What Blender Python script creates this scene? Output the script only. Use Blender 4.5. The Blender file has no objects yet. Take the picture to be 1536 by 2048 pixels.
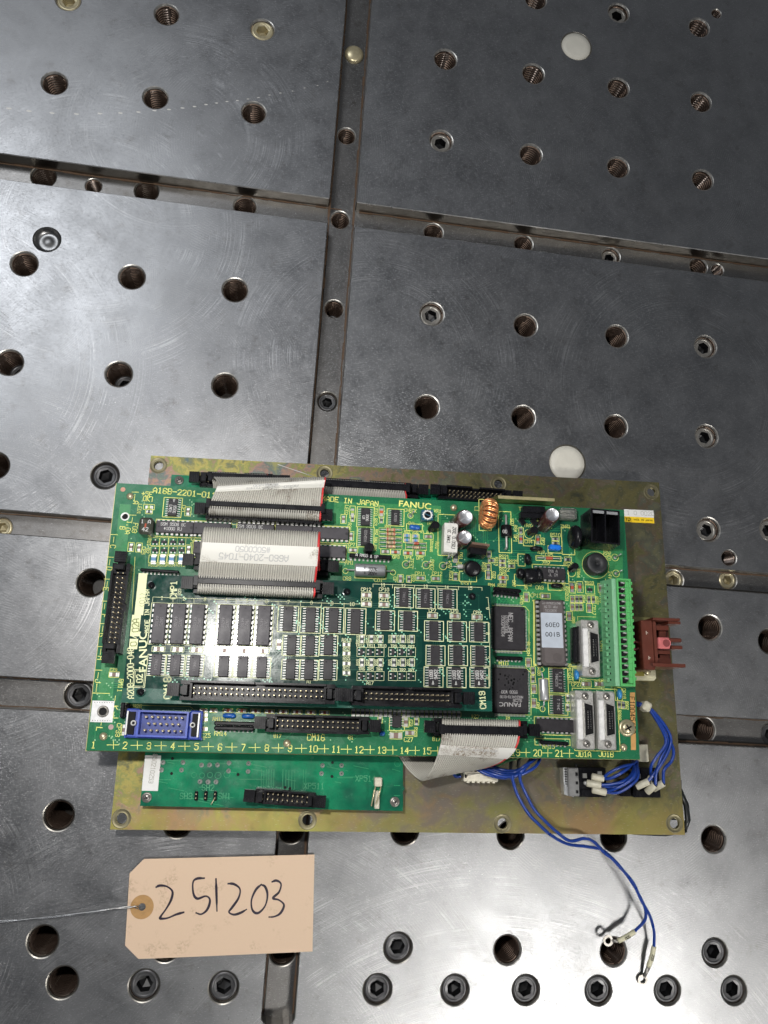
import bpy, bmesh, math, random
from mathutils import Vector, Matrix
from mathutils.geometry import delaunay_2d_cdt
random.seed(7)
MM = 0.001                       # all numbers below are millimetres; the scene is in metres
sc = bpy.context.scene
COL = sc.collection

# ------------------------------------------------------------------ camera (solved from the 63 mm hole grid)
RC = Matrix(((0.9883678800, 0.0620541402, 0.1388460205),
             (0.0864141736, -0.9804173283, -0.1769588014),
             (0.1251460120, 0.1868987584, -0.9743753536)))
TC = Vector((-38.9883103, -10.2672441, 466.602133))
FPX = 1538.0
CAM = -(RC.transposed() @ TC)
cd = bpy.data.cameras.new('camera'); cam = bpy.data.objects.new('camera', cd); COL.objects.link(cam)
cd.sensor_fit = 'VERTICAL'; cd.sensor_height = 24.0; cd.sensor_width = 18.0
cd.lens = FPX / 2048 * 24.0; cd.clip_start = 0.01; cd.clip_end = 50
cam.matrix_world = Matrix.Translation(CAM * MM) @ Matrix((RC[0], -RC[1], -RC[2])).transposed().to_4x4()
sc.camera = cam
sc.view_settings.view_transform = 'Standard'; sc.view_settings.look = 'None'
sc.view_settings.gamma = 1; sc.view_settings.exposure = 0
# ------------------------------------------------------------------ light: workshop lamps and the phone lamp
w = bpy.data.worlds.new('World'); sc.world = w; w.use_nodes = True
w.node_tree.nodes['Background'].inputs[0].default_value = (0.90, 0.94, 1.0, 1)
w.node_tree.nodes['Background'].inputs[1].default_value = 0.145
def area(name, pos, target, size, power, colour=(1, 1, 1), size_y=None, spread=math.pi):
    l = bpy.data.lights.new(name, 'AREA'); l.energy = power; l.size = size * MM; l.color = colour
    if size_y: l.shape = 'RECTANGLE'; l.size_y = size_y * MM
    l.spread = spread
    o = bpy.data.objects.new(name, l); COL.objects.link(o)
    o.location = Vector(pos) * MM
    o.rotation_euler = (Vector(target) - Vector(pos)).to_track_quat('-Z', 'Y').to_euler()
    return o
pl = bpy.data.lights.new('phone_lamp', 'SPOT'); pl.energy = 5.2; pl.shadow_soft_size = 0.010; pl.color = (1.0, 0.97, 0.93)
pl.spot_size = math.radians(120); pl.spot_blend = 0.9
po = bpy.data.objects.new('phone_lamp', pl); COL.objects.link(po); po.location = Vector((-90, -24, 458)) * MM
area('workshop_lamp_front', (820, -1150, 1750), (330, -330, 0), 520, 1.7, (1.0, 0.97, 0.92), 260, math.radians(46))
area('workshop_lamp_back', (-1000, 1000, 1950), (-150, 20, 0), 900, 1.6, (0.93, 0.96, 1.0), 500, math.radians(60))

# ------------------------------------------------------------------ frames: photo pixel -> point on a plane of the thing
class Frame:
    def __init__(s, O, M): s.O = Vector(O); s.M = M; s.I = M.transposed()
    def at(s, px, py, z=0.0):
        d = RC.transposed() @ Vector(((px - 768) / FPX, (py - 1024) / FPX, 1.0))
        c = s.I @ (CAM - s.O); e = s.I @ d
        t = (z - c.z) / e.z
        p = c + e * t
        return Vector((p.x, p.y, z))
    def world(s, p): return s.O + s.M @ Vector(p)
    def moved(s, x, y, z): return Frame(s.world((x, y, z)), s.M)
WORLD = Frame((0, 0, 0), Matrix.Identity(3))
MA = Matrix(((0.99877, -0.02921, -0.04003), (0.03235, 0.99626, 0.08009), (0.03754, -0.08129, 0.99598)))
ASM = Frame((-101.06, 13.91, 4.0), MA)               # mounting plate top-left corner, plate back face
# ------------------------------------------------------------------ mesh builder
class MB:
    def __init__(s): s.v = []; s.f = []; s.m = []; s.sm = []; s.T = None
    def _add(s, vs, fs, m=0, smooth=False):
        b = len(s.v)
        if s.T: vs = [tuple(s.T @ Vector(p)) for p in vs]
        s.v += [tuple(p) for p in vs]
        for f in fs: s.f.append(tuple(i + b for i in f)); s.m.append(m); s.sm.append(smooth)
    def box(s, x, y, z0, sx, sy, h, m=0, rot=0, taper=0.0):
        c, n = math.cos(rot), math.sin(rot)
        vs = []
        for k, (zz, t) in enumerate(((z0, 1), (z0 + h, 1 - taper))):
            for a, b in ((-1, -1), (1, -1), (1, 1), (-1, 1)):
                u, v = a * sx / 2 * t, b * sy / 2 * t
                if taper:
                    u = a * (sx / 2 - (taper if k else 0)); v = b * (sy / 2 - (taper if k else 0))
                vs.append((x + u * c - v * n, y + u * n + v * c, zz))
        s._add(vs, ((3, 2, 1, 0), (4, 5, 6, 7), (0, 1, 5, 4), (1, 2, 6, 5), (2, 3, 7, 6), (3, 0, 4, 7)), m)
    def hexa(s, b4, t4, m=0):
        s._add(list(b4) + list(t4), ((3, 2, 1, 0), (4, 5, 6, 7), (0, 1, 5, 4), (1, 2, 6, 5), (2, 3, 7, 6), (3, 0, 4, 7)), m)
    def prism(s, poly, z0, z1, m=0, mside=None):
        n = len(poly)
        a = sum(poly[i][0] * poly[(i + 1) % n][1] - poly[(i + 1) % n][0] * poly[i][1] for i in range(n))
        if a < 0: poly = poly[::-1]
        s._add([(p[0], p[1], z0) for p in poly] + [(p[0], p[1], z1) for p in poly], [tuple(range(n))[::-1], tuple(range(n, 2 * n))], m)
        b = len(s.v) - 2 * n
        for i in range(n):
            j = (i + 1) % n
            s.f.append((b + i, b + j, b + n + j, b + n + i)); s.m.append(m if mside is None else mside); s.sm.append(False)
    def bevbox(s, x, y, z0, sx, sy, h, b=0.3, m=0, rot=0):
        c, n = math.cos(rot), math.sin(rot)
        def ring(ix, z):
            X, Y = sx / 2 - ix, sy / 2 - ix; k = min(b, X * .9, Y * .9)
            pts = [(-X + k, -Y), (X - k, -Y), (X, -Y + k), (X, Y - k), (X - k, Y), (-X + k, Y), (-X, Y - k), (-X, -Y + k)]
            return [(x + u * c - v * n, y + u * n + v * c, z) for u, v in pts]
        vs = ring(0, z0) + ring(0, z0 + h - b) + ring(b, z0 + h)
        fs = [tuple(range(16, 24))]
        for L in (0, 8):
            for i in range(8): fs.append((L + i, L + (i + 1) % 8, L + 8 + (i + 1) % 8, L + 8 + i))
        s._add(vs, fs, m)
    def lathe(s, prof, cx=0, cy=0, n=20, m=0, smooth=True, M=None, ms=None):
        vs = []; fs = []
        for r, z in prof:
            for i in range(n):
                a = 2 * math.pi * i / n
                p = Vector((r * math.cos(a), r * math.sin(a), z))
                if M is not None: p = M @ p
                vs.append((p.x + cx, p.y + cy, p.z))
        for k in range(len(prof) - 1):
            for i in range(n):
                j = (i + 1) % n; fs.append((k * n + i, k * n + j, k * n + n + j, k * n + n + i))
        b = len(s.v); s._add(vs, fs, m, smooth)
        if ms:
            o = len(s.m) - len(fs)
            for k, mm in enumerate(ms):
                for i in range(n): s.m[o + k * n + i] = mm
    def tube(s, pts, r, n=8, m=0, caps=True, smooth=True):
        P = [Vector(p) for p in pts]; vs = []; fs = []
        up = Vector((0, 0, 1)); T0 = (P[1] - P[0]).normalized()
        if abs(T0.z) > .9: up = Vector((1, 0, 0))
        N = T0.cross(up).normalized()
        for i, p in enumerate(P):
            T = (P[min(i + 1, len(P) - 1)] - P[max(i - 1, 0)]).normalized()
            N = (N - T * N.dot(T)); N = N.normalized() if N.length > 1e-6 else T.orthogonal().normalized()
            B = T.cross(N); rr = r[i] if isinstance(r, (list, tuple)) else r
            for k in range(n):
                a = 2 * math.pi * k / n; vs.append(p + (N * math.cos(a) + B * math.sin(a)) * rr)
        for i in range(len(P) - 1):
            for k in range(n):
                q = (k + 1) % n; fs.append((i * n + k, i * n + q, i * n + n + q, i * n + n + k))
        if caps: fs += [tuple(range(n))[::-1], tuple(range((len(P) - 1) * n, len(P) * n))]
        s._add(vs, fs, m, smooth)
    def strip(s, a, b, w, z, m=0, ext=True):
        a = Vector(a[:2]); b = Vector(b[:2]); d = b - a
        if d.length < 1e-6: return
        d.normalize(); n = Vector((-d.y, d.x)) * w / 2
        if ext: a = a - d * w / 2; b = b + d * w / 2
        s._add([(a.x + n.x, a.y + n.y, z), (a.x - n.x, a.y - n.y, z), (b.x - n.x, b.y - n.y, z), (b.x + n.x, b.y + n.y, z)], ((0, 1, 2, 3),), m)
    def rect(s, x, y, w, h, lw, z, m=0):
        for a, b in (((-1, -1), (1, -1)), ((1, -1), (1, 1)), ((1, 1), (-1, 1)), ((-1, 1), (-1, -1))):
            s.strip((x + a[0] * w / 2, y + a[1] * h / 2), (x + b[0] * w / 2, y + b[1] * h / 2), lw, z, m)
    def disc(s, x, y, r, z, m=0, n=16, r0=0.0):
        if r0 <= 0: s._add([(x + r * math.cos(2 * math.pi * i / n), y + r * math.sin(2 * math.pi * i / n), z) for i in range(n)], [tuple(range(n))], m)
        else: s.lathe([(r, z), (r0, z)], x, y, n, m, False)
    def build(s, name, mats, parent=None, loc=(0, 0, 0), rz=0.0, scale=True):
        me = mesh_of(s, name, mats)
        return inst(name, me, parent, loc, rz)
def mesh_of(mb, name, mats):
    me = bpy.data.meshes.new(name)
    me.from_pydata([(x * MM, y * MM, z * MM) for x, y, z in mb.v], [], mb.f)
    for m in (mats if isinstance(mats, (list, tuple)) else [mats]): me.materials.append(m)
    me.polygons.foreach_set('material_index', mb.m); me.polygons.foreach_set('use_smooth', mb.sm)
    me.update(); return me
def inst(name, me, parent=None, loc=(0, 0, 0), rz=0.0):
    o = bpy.data.objects.new(name, me); COL.objects.link(o); o.parent = parent
    o.location = Vector(loc) * MM; o.rotation_euler = (0, 0, rz)
    if name in ('pins', 'solder_joints', 'traces', 'stains'): o['kind'] = 'stuff'    # too small to pick apart
    return o
def thing(name, frame, label, cat, group=None):
    e = bpy.data.objects.new(name, None); COL.objects.link(e); e.empty_display_size = 0.01
    e.matrix_world = Matrix.Translation(frame.O * MM) @ frame.M.to_4x4()
    e['label'] = label; e['category'] = cat
    if group: e['group'] = group
    return e
def cat_rom(P, n=6):
    P = [Vector(p) for p in P]; Q = [P[0] * 2 - P[1]] + P + [P[-1] * 2 - P[-2]]; out = []
    for i in range(1, len(Q) - 2):
        a, b, c, d = Q[i - 1:i + 3]
        for k in range(n):
            t = k / n
            out.append(0.5 * ((2 * b) + (c - a) * t + (2 * a - 5 * b + 4 * c - d) * t * t + (3 * b - a - 3 * c + d) * t ** 3))
    return out + [P[-1]]
# ------------------------------------------------------------------ stroke lettering (flat print)
GL = {'A': '00 04 26 44 40|02 42', 'B': '00 06 36 45 44 33 03|33 42 41 30 00', 'C': '45 36 16 05 01 10 30 41', 'D': '00 06 36 45 41 30 00',
 'E': '46 06 00 40|03 33', 'F': '46 06 00|03 33', 'G': '45 36 16 05 01 10 30 41 43 23', 'H': '00 06|40 46|03 43', 'I': '10 30|20 26|16 36',
 'J': '46 41 30 10 01', 'K': '00 06|46 03 40', 'L': '06 00 40', 'M': '00 06 23 46 40', 'N': '00 06 40 46', 'O': '10 01 05 16 36 45 41 30 10',
 'P': '00 06 36 45 44 33 03', 'Q': '10 01 05 16 36 45 41 30 10|22 40', 'R': '00 06 36 45 44 33 03|23 40', 'S': '45 36 16 05 04 13 33 42 41 30 10 01',
 'T': '06 46|26 20', 'U': '06 01 10 30 41 46', 'V': '06 20 46', 'W': '06 10 24 30 46', 'X': '06 40|00 46', 'Y': '06 23 46|23 20', 'Z': '06 46 00 40',
 '0': '10 01 05 16 36 45 41 30 10', '1': '15 26 20|10 30', '2': '05 16 36 45 44 00 40', '3': '05 16 36 45 44 33 13|33 42 41 30 10 01',
 '4': '30 36 02 42', '5': '46 06 04 34 43 41 30 10 01', '6': '45 36 16 05 01 10 30 41 42 33 03', '7': '06 46 10',
 '8': '13 04 05 16 36 45 44 33 13 02 01 10 30 41 42 33', '9': '01 10 30 41 45 36 16 05 04 13 43', '-': '03 43', '+': '03 43|21 25', '/': '00 46',
 '.': '10 11', '!': '20 21|22 26', '#': '10 16|30 36|02 42|04 44', '(': '36 24 22 30', ')': '16 24 22 10', ' ': '', 'Ω': '00 10 12 04 05 16 36 45 44 32 30 40',
 '^': '00 26 40 00', '*': '03 43|11 35|15 31'}
def text(mb, s, x, y, h, ang=0, lw=None, m=0, z=0.06, adv=1.0, wx=1.0, fn=None):
    """centred text; ang in degrees; fn(u,v)->(x,y,z) lays it on a curved surface"""
    k = h / 6; lw = (lw or h * 0.13) * 1.25; a = math.radians(ang); c, n = math.cos(a), math.sin(a)
    stepx = 5.6 * k * adv * wx; W = stepx * len(s) - 1.6 * k * adv * wx
    for i, ch in enumerate(s):
        for line in GL.get(ch, '').split('|'):
            pts = line.split()
            P = []
            for q in pts:
                u = -W / 2 + i * stepx + int(q[0]) * k * wx; v = (int(q[1]) - 3) * k
                P.append((x + u * c - v * n, y + u * n + v * c))
            for A, B in zip(P, P[1:]): mb.strip(A, B, lw, z, m)
_fc = {}
def bold(mb, s, x, y, h, ang=0, m=0, z=0.06, wx=1.0, off=0.0):
    """heavy lettering from the built-in face, centred"""
    key = (s, off)
    if key not in _fc:
        cu = bpy.data.curves.new('print', 'FONT'); cu.body = s; cu.align_x = 'CENTER'; cu.align_y = 'CENTER'; cu.offset = off; cu.resolution_u = 3
        o = bpy.data.objects.new('print', cu); COL.objects.link(o)
        dg = bpy.context.evaluated_depsgraph_get(); me = bpy.data.meshes.new_from_object(o.evaluated_get(dg))
        _fc[key] = ([v.co.copy() for v in me.vertices], [tuple(p.vertices) for p in me.polygons])
        bpy.data.objects.remove(o); bpy.data.curves.remove(cu); bpy.data.meshes.remove(me)
    vs, fs = _fc[key]; ys = [v.y for v in vs]; xs = [v.x for v in vs]; k = h / (max(ys) - min(ys)); cy = (max(ys) + min(ys)) / 2; cx = (max(xs) + min(xs)) / 2
    a = math.radians(ang); c, n = math.cos(a), math.sin(a)
    mb._add([(x + (v.x - cx) * k * wx * c - (v.y - cy) * k * n, y + (v.x - cx) * k * wx * n + (v.y - cy) * k * c, z) for v in vs], fs, m)
# ------------------------------------------------------------------ materials
class NT:
    def __init__(s, name):
        s.mat = bpy.data.materials.new(name); s.mat.use_nodes = True; s.t = s.mat.node_tree
        s.b = s.t.nodes['Principled BSDF']; s.tc = s.t.nodes.new('ShaderNodeTexCoord')
    def n(s, typ, ins={}, **kw):
        q = s.t.nodes.new('ShaderNode' + typ)
        for k, v in kw.items(): setattr(q, k, v)
        for k, v in ins.items():
            if isinstance(v, bpy.types.NodeSocket): s.t.links.new(v, q.inputs[k])
            else: q.inputs[k].default_value = v
        return q
    def math(s, op, a, b=0.0, c=0.0, clamp=False):
        q = s.n('Math', {0: a, 1: b, 2: c}, operation=op); q.use_clamp = clamp; return q.outputs[0]
    def noise(s, vec, scale, detail=3, rough=.5, dist=0.0):
        return s.n('TexNoise', {'Vector': vec, 'Scale': scale, 'Detail': detail, 'Roughness': rough, 'Distortion': dist}).outputs[0]
    def ramp(s, fac, stops, interp='LINEAR'):
        q = s.n('ValToRGB', {0: fac}); cr = q.color_ramp; cr.interpolation = interp
        while len(cr.elements) < len(stops): cr.elements.new(0.5)
        for e, (p, c) in zip(cr.elements, stops):
            e.position = p; e.color = (c, c, c, 1) if isinstance(c, (int, float)) else (*c, 1)
        return q.outputs[0]
    def mix(s, f, a, b, mode='MIX'):
        q = s.n('Mix', {}, data_type='RGBA', blend_type=mode)
        for k, v in ((0, f), (6, a), (7, b)):
            if isinstance(v, bpy.types.NodeSocket): s.t.links.new(v, q.inputs[k])
            else: q.inputs[k].default_value = v if k == 0 else ((*v, 1) if len(v) == 3 else v)
        return q.outputs[2]
    def mapr(s, v, a, b, c, d):
        return s.n('MapRange', {0: v, 1: a, 2: b, 3: c, 4: d}).outputs[0]
    def set(s, **kw):
        nm = {'col': 'Base Color', 'rough': 'Roughness', 'metal': 'Metallic', 'spec': 'Specular IOR Level', 'coat': 'Coat Weight', 'crough': 'Coat Roughness', 'nrm': 'Normal', 'trans': 'Transmission Weight', 'alpha': 'Alpha', 'aniso': 'Anisotropic', 'ior': 'IOR', 'sheen': 'Sheen Weight'}
        for k, v in kw.items():
            i = s.b.inputs[nm[k]]
            if isinstance(v, bpy.types.NodeSocket): s.t.links.new(v, i)
            elif k == 'col' and len(v) == 3: i.default_value = (*v, 1)
            else: i.default_value = v
        return s
    def bump(s, h, strength, dist=0.0001):
        return s.n('Bump', {'Strength': strength, 'Distance': dist, 'Height': h}).outputs[0]
_M = {}
def mat(name, col, rough=.5, metal=0.0, spec=.5, var=.12, scale=400, bump=0.0, coat=0.0, **kw):
    if name in _M: return _M[name]
    t = NT(name); o = t.tc.outputs['Object']
    a = t.noise(o, scale, 4, .6)
    k = t.mapr(a, .3, .7, 1 - var, 1 + var)
    c = t.n('Mix', {}, data_type='RGBA', blend_type='MULTIPLY'); c.inputs[0].default_value = 1
    c.inputs[6].default_value = (*col, 1)
    cc = t.n('CombineColor', {0: k, 1: k, 2: k}); t.t.links.new(cc.outputs[0], c.inputs[7])
    r = t.mapr(t.noise(o, scale * .4, 3), .3, .7, max(.02, rough - .07), min(1, rough + .07))
    t.set(col=c.outputs[2], rough=r, metal=metal, spec=spec, coat=coat, **kw)
    if bump: t.set(nrm=t.bump(t.noise(o, scale * 3, 3), bump))
    _M[name] = t.mat; return t.mat
# ------------------------------------------------------------------ steel of the clamping table
def steel(name, base=(.265, .268, .275), rough=.375, rings=True, stain=1.0, seed=0.0):
    t = NT(name); o = t.n('Mapping', {0: t.tc.outputs['Object'], 3: (1000, 1000, 1000), 1: (seed, seed, 0)}).outputs[0]   # millimetres
    big = t.noise(o, .011, 4, .55); mid = t.noise(o, .05, 5, .6); fine = t.noise(o, 1.6, 3, .6)
    stretch = t.n('Mapping', {0: o, 3: (.25, 2.2, 1), 2: (0, 0, .3)}).outputs[0]
    grain = t.noise(stretch, 1.0, 3, .6)
    marks = None
    if rings:
        wobs = [t.noise(o, .05, 2), t.noise(o, .08, 2)]
        warp = t.n('VectorMath', {0: o, 1: (0, 0, 0)}, operation='ADD').outputs[0]
        for i, (cx, cy, R, per) in enumerate(((-205, 120, 118, 1.9), (-120, 40, 150, 2.3), (-190, -170, 120, 2.1), (20, -40, 150, 2.0), (60, 210, 95, 2.4), (-20, -330, 190, 2.3), (190, -130, 130, 2.2), (260, -330, 140, 2.1), (-60, 230, 120, 2.6), (210, 260, 110, 2.3))):
            d = t.n('VectorMath', {0: warp, 1: (cx, cy, 0)}, operation='DISTANCE').outputs['Value']
            wob = wobs[i % 2]
            s = t.math('SINE', t.math('MULTIPLY_ADD', d, 6.283 / (per * .62), t.math('MULTIPLY', wob, 3.0)))
            line = t.mapr(s, .55, 1.0, 0, 1)
            band = t.mapr(t.math('ABSOLUTE', t.math('SUBTRACT', d, R * .62)), R * .12, R * .40, 1, 0)
            patch = t.mapr(t.noise(t.n('Mapping', {0: o, 1: (i * 37.0, i * 11.0, 0)}).outputs[0], .055, 4, .65), .46, .66, 0, 1)
            l2 = t.math('MULTIPLY', t.math('MULTIPLY', line, band), patch)
            marks = l2 if marks is None else t.math('MAXIMUM', marks, l2)
        for i, (cx, cy, R) in enumerate(((-150, 160, 75), (-230, 60, 90), (-110, 230, 60), (-190, -60, 85), (30, 90, 70), (-40, -360, 150), (120, -420, 170), (-220, -250, 80), (240, 90, 80))):
            d = t.n('VectorMath', {0: warp, 1: (cx, cy, 0)}, operation='DISTANCE').outputs['Value']
            s = t.math('SINE', t.math('MULTIPLY_ADD', d, 6.283 / 2.5, t.math('MULTIPLY', t.noise(d, .6, 2), 22.0)))
            patch = t.mapr(t.noise(t.n('Mapping', {0: o, 1: (i * 51.0, i * 23.0, 5)}).outputs[0], .045, 5, .72), .47, .60, 0, 1)
            l2 = t.math('MULTIPLY', t.math('MULTIPLY', t.mapr(s, .62, 1.0, 0, 1.0), patch), t.mapr(t.math('ABSOLUTE', t.math('SUBTRACT', d, R)), R * .2, R * .5, 1, 0))
            marks = t.math('MAXIMUM', marks, t.math('MULTIPLY', l2, 1.5))
    # hairline scratches
    scr = None
    for i, (sc_, an, st) in enumerate(((.10, .5, 9), (.16, -.9, 11), (.08, 1.9, 13), (.22, 2.6, 8))):
        q = t.n('Mapping', {0: o, 2: (0, 0, an), 1: (i * 13.0, i * 29.0, 0), 3: (sc_, sc_ * st, 1)}).outputs[0]
        q2 = t.n('VectorMath', {0: q, 1: (0, 0, 0)}, operation='ADD').outputs[0]
        v = t.n('TexVoronoi', {'Vector': q2, 'Scale': 1.0, 'Randomness': 1.0}, feature='F1', voronoi_dimensions='2D')
        m_ = t.mapr(v.outputs['Distance'], .02, .05, 1, 0)
        scr = m_ if scr is None else t.math('MAXIMUM', scr, m_)
    dust = t.mapr(t.n('TexVoronoi', {'Vector': o, 'Scale': .16}, feature='F1').outputs['Distance'], .02, .055, 1, 0)
    dust = t.math('MULTIPLY', dust, t.mapr(t.noise(o, .04, 2), .5, .6, 0, 1))
    blot = t.mapr(t.noise(o, .09, 6, .75), .56, .74, 0, 1)
    c = t.ramp(t.math('ADD', t.math('MULTIPLY', big, .55), t.math('MULTIPLY', mid, .45)), ((.32, tuple(b * .78 for b in base)), (.5, base), (.68, tuple(b * 1.15 for b in base))))
    c = t.mix(t.mapr(grain, .38, .72, 0, .42), c, tuple(b * 1.35 for b in base))
    c = t.mix(t.math('MULTIPLY', blot, .55 * stain), c, (.15, .14, .13))
    c = t.mix(t.math('MULTIPLY', t.mapr(fine, .6, .75, 0, 1), .22), c, (.14, .14, .14))
    c = t.mix(t.math('MULTIPLY', scr, .6), c, (.80, .80, .80))
    c = t.mix(t.math('MULTIPLY', dust, .7), c, (.75, .75, .74))
    if marks: c = t.mix(t.math('MINIMUM', t.math('MULTIPLY', marks, .17), .27), c, (.80, .80, .80))
    r = t.mapr(mid, .3, .7, rough - .04, rough + .05)
    r = t.math('MULTIPLY_ADD', t.mapr(grain, .3, .7, -1, 1), .05, r)
    h = t.math('MULTIPLY_ADD', fine, .5, t.math('MULTIPLY', grain, .6))
    if marks: h = t.math('MULTIPLY_ADD', marks, .30, h)
    h = t.math('SUBTRACT', h, t.math('MULTIPLY', scr, .6))
    pit = t.mapr(t.n('TexVoronoi', {'Vector': o, 'Scale': .33}, feature='F1').outputs['Distance'], .05, .12, 1, 0)
    c = t.mix(t.math('MULTIPLY', pit, t.mapr(mid, .5, .6, 0, .7)), c, (.09, .085, .08))
    sm = t.mapr(t.noise(t.n('Mapping', {0: o, 1: (70, 10, 0)}).outputs[0], .016, 6, .62, .5), .42, .62, 0, 1)
    r = t.math('MULTIPLY_ADD', sm, .04, t.math('SUBTRACT', r, .02)); c = t.mix(t.math('MULTIPLY', sm, .22), c, tuple(b * .62 for b in base))
    t.set(col=c, rough=r, metal=1.0, nrm=t.bump(h, .35, .00012))
    return t.mat
STEEL = steel('ground_steel')
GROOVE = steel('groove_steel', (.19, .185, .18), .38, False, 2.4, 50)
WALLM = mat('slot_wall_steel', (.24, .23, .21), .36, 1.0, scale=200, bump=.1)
EDGE = mat('worn_edge', (.60, .59, .57), .3, 1.0, var=.3, scale=120)
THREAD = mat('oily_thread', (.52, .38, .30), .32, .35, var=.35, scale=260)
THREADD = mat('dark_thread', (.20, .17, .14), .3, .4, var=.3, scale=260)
CHAMF = mat('chamfer_steel', (.36, .35, .33), .34, .9, var=.3)
HEXK = mat('socket_black', (.012, .012, .013), .3, .3)
THREADBAND = mat('dark_thread_band', (.05, .034, .026), .25, .4)
NEARBLACK = mat('hole_bottom', (.02, .017, .014), .35, 0.0)
SCREWK = mat('black_oxide', (.075, .075, .078), .40, .6, bump=.15)
SCREWG = mat('grey_screw_steel', (.30, .285, .26), .36, .7, bump=.12)
SCREWB = mat('brassy_screw', (.52, .46, .30), .34, .6, bump=.12)
PLUGW = mat('ivory_plug', (.62, .60, .53), .45, 0, scale=60, var=.08)
RUST = mat('rust_dirt', (.10, .06, .035), .7)

P = 63.0
X0, X1, Y0, Y1 = -500, 600, -540, 600
VX = (-9.2, 9.2)                                     # vertical slot
HS = [(3 * P + 9.0, 3 * P - 9.0), (-.39 * P, -.615 * P), (-1.86 * P, -2.14 * P)]   # horizontal slots (top, bottom)
VEND = 5 * P - 9.63 * P
# holes: photo pixel, kind, radius mm ; slot holes lie 10 mm lower
HOLES = [(333,30,'t'),(524,58,'sb'),(890,117,'t'),(1067,146,'t'),(1237,175,'t'),(1402,205,'t'),(137,5,'sb'),(1237,27,'s'),(1397,58,'t'),(1072,4,'t'),
 (110,168,'t'),(310,195,'t'),(507,225,'t'),(882,282,'s'),(1062,310,'t'),(1237,335,'t'),(1407,360,'t'),
 (47,525,'t'),(265,553,'t'),(470,580,'t'),(863,628,'s'),(1050,652,'t'),(1233,673,'t'),(1412,692,'s'),
 (20,725,'t'),(238,748,'t'),(450,772,'t'),(853,815,'t'),(1047,837,'t'),(1230,853,'t'),(1413,873,'s'),
 (-2,930,'td'),(210,950,'sk'),(1417,1059,'s'),(183,1165,'td'),(1420,1255,'t'),(1542,1060,'s'),(1540,1283,'td'),
 (115,1630,'td'),(1428,1680,'t'),(812,1668,'td'),(1020,1678,'td'),(1227,1680,'td'),(352,1655,'td'),
 (85,1880,'td'),(332,1900,'td'),(797,1895,'sk'),(1015,1901,'t'),(1228,1905,'t'),(1428,1905,'sk'),
 (125,1965,'td'),(288,1971,'sk'),(447,1975,'sk'),(755,1979,'sk'),(910,1980,'sk'),(1052,1980,'sk'),(1197,1981,'sk'),(1335,1981,'sk'),(1468,1981,'sk')]
SMALL = [(1433,27,4.2,'t'),(1458,1116,5.6,'t'),(94,479,8.5,'dimple')]
PLUGS = [(1153,92,11.6),(1135,926,12.4)]
SLOTH = [(708,110,'dome',6.6),(693,272,'t',6.6),(680,440,'t',6.8),(668,618,'t',6.8),(655,803,'sk',6.8),(583,1660,'td',8),
 (87,353,'td',8.3),(293,382,'td',8.2),(490,413,'t',8.0),(187,372,'t',5.6),(867,465,'t',7.2),(1047,488,'t',7.2),(1222,513,'s',7.2),(1397,533,'t',7.2),(1435,540,'t',5),
 (1408,1460,'t',8.2),(157,1390,'sk',8.6),(1545,1470,'sk',8.2),(1348,1160,'sw',7.0),(1456,1160,'sw',6.6),(3,1055,'sb',6.5),(565,1903,'td',8)]
table = bpy.data.objects.new('table_top', None)
TH = []
for x, y, k in HOLES:
    p = WORLD.at(x, y, 0); gx, gy = round(p.x / P) * P, round(p.y / P) * P
    if math.hypot(p.x - gx, p.y - gy) < 4.5: p = Vector((gx * .6 + p.x * .4, gy * .6 + p.y * .4, 0))
    TH.append((p.x, p.y, 8.55, k))
for x, y, r, k in SMALL: p = WORLD.at(x, y, 0); TH.append((p.x, p.y, r, k))
for x, y, r in PLUGS: p = WORLD.at(x, y, 0); TH.append((p.x, p.y, r, 'plug'))
SH = []
for x, y, k, r in SLOTH: p = WORLD.at(x, y, -10); SH.append((p.x, p.y, r, k))
def holed(polys, holes, z, mb, m=0, n=28):
    for poly in polys:
        xs = [p[0] for p in poly]; ys = [p[1] for p in poly]
        hs = [h for h in holes if min(xs) < h[0] < max(xs) and min(ys) < h[1] < max(ys)]
        V = [Vector(p) for p in poly]; E = [(i, (i + 1) % len(poly)) for i in range(len(poly))]
        for hx, hy, r in [h[:3] for h in hs]:
            b = len(V); V += [Vector((hx + r * math.cos(2 * math.pi * i / n), hy + r * math.sin(2 * math.pi * i / n))) for i in range(n)]
            E += [(b + i, b + (i + 1) % n) for i in range(n)]
        vs, es, fs, *_ = delaunay_2d_cdt(V, E, [], 0, 1e-5)
        def inside(c):
            ok = False; q = poly
            for i in range(len(q)):
                a, b = q[i], q[(i + 1) % len(q)]
                if (a[1] > c.y) != (b[1] > c.y) and c.x < (b[0] - a[0]) * (c.y - a[1]) / (b[1] - a[1]) + a[0]: ok = not ok
            return ok
        keep = []
        for f in fs:
            c = (vs[f[0]] + vs[f[1]] + vs[f[2]]) / 3
            if not inside(c): continue
            if any(math.hypot(c.x - h[0], c.y - h[1]) < h[2] * .985 for h in hs): continue
            a, b, d = (vs[i] for i in f)
            keep.append(f if (b - a).cross(d - a) > 0 else (f[0], f[2], f[1]))
        mb._add([(v.x, v.y, z) for v in vs], keep, m)
ysplit = [(Y1, HS[0][0]), (HS[0][1], HS[1][0]), (HS[1][1], HS[2][0]), (HS[2][1], Y0)]
quad = []
for k, (ya, yb) in enumerate(ysplit):
    for s in (0, 1):
        xa, xb = (X0, VX[0]) if s == 0 else (VX[1], X1)
        if k < 3: quad.append([(xa, yb), (xb, yb), (xb, ya), (xa, ya)])
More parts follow.
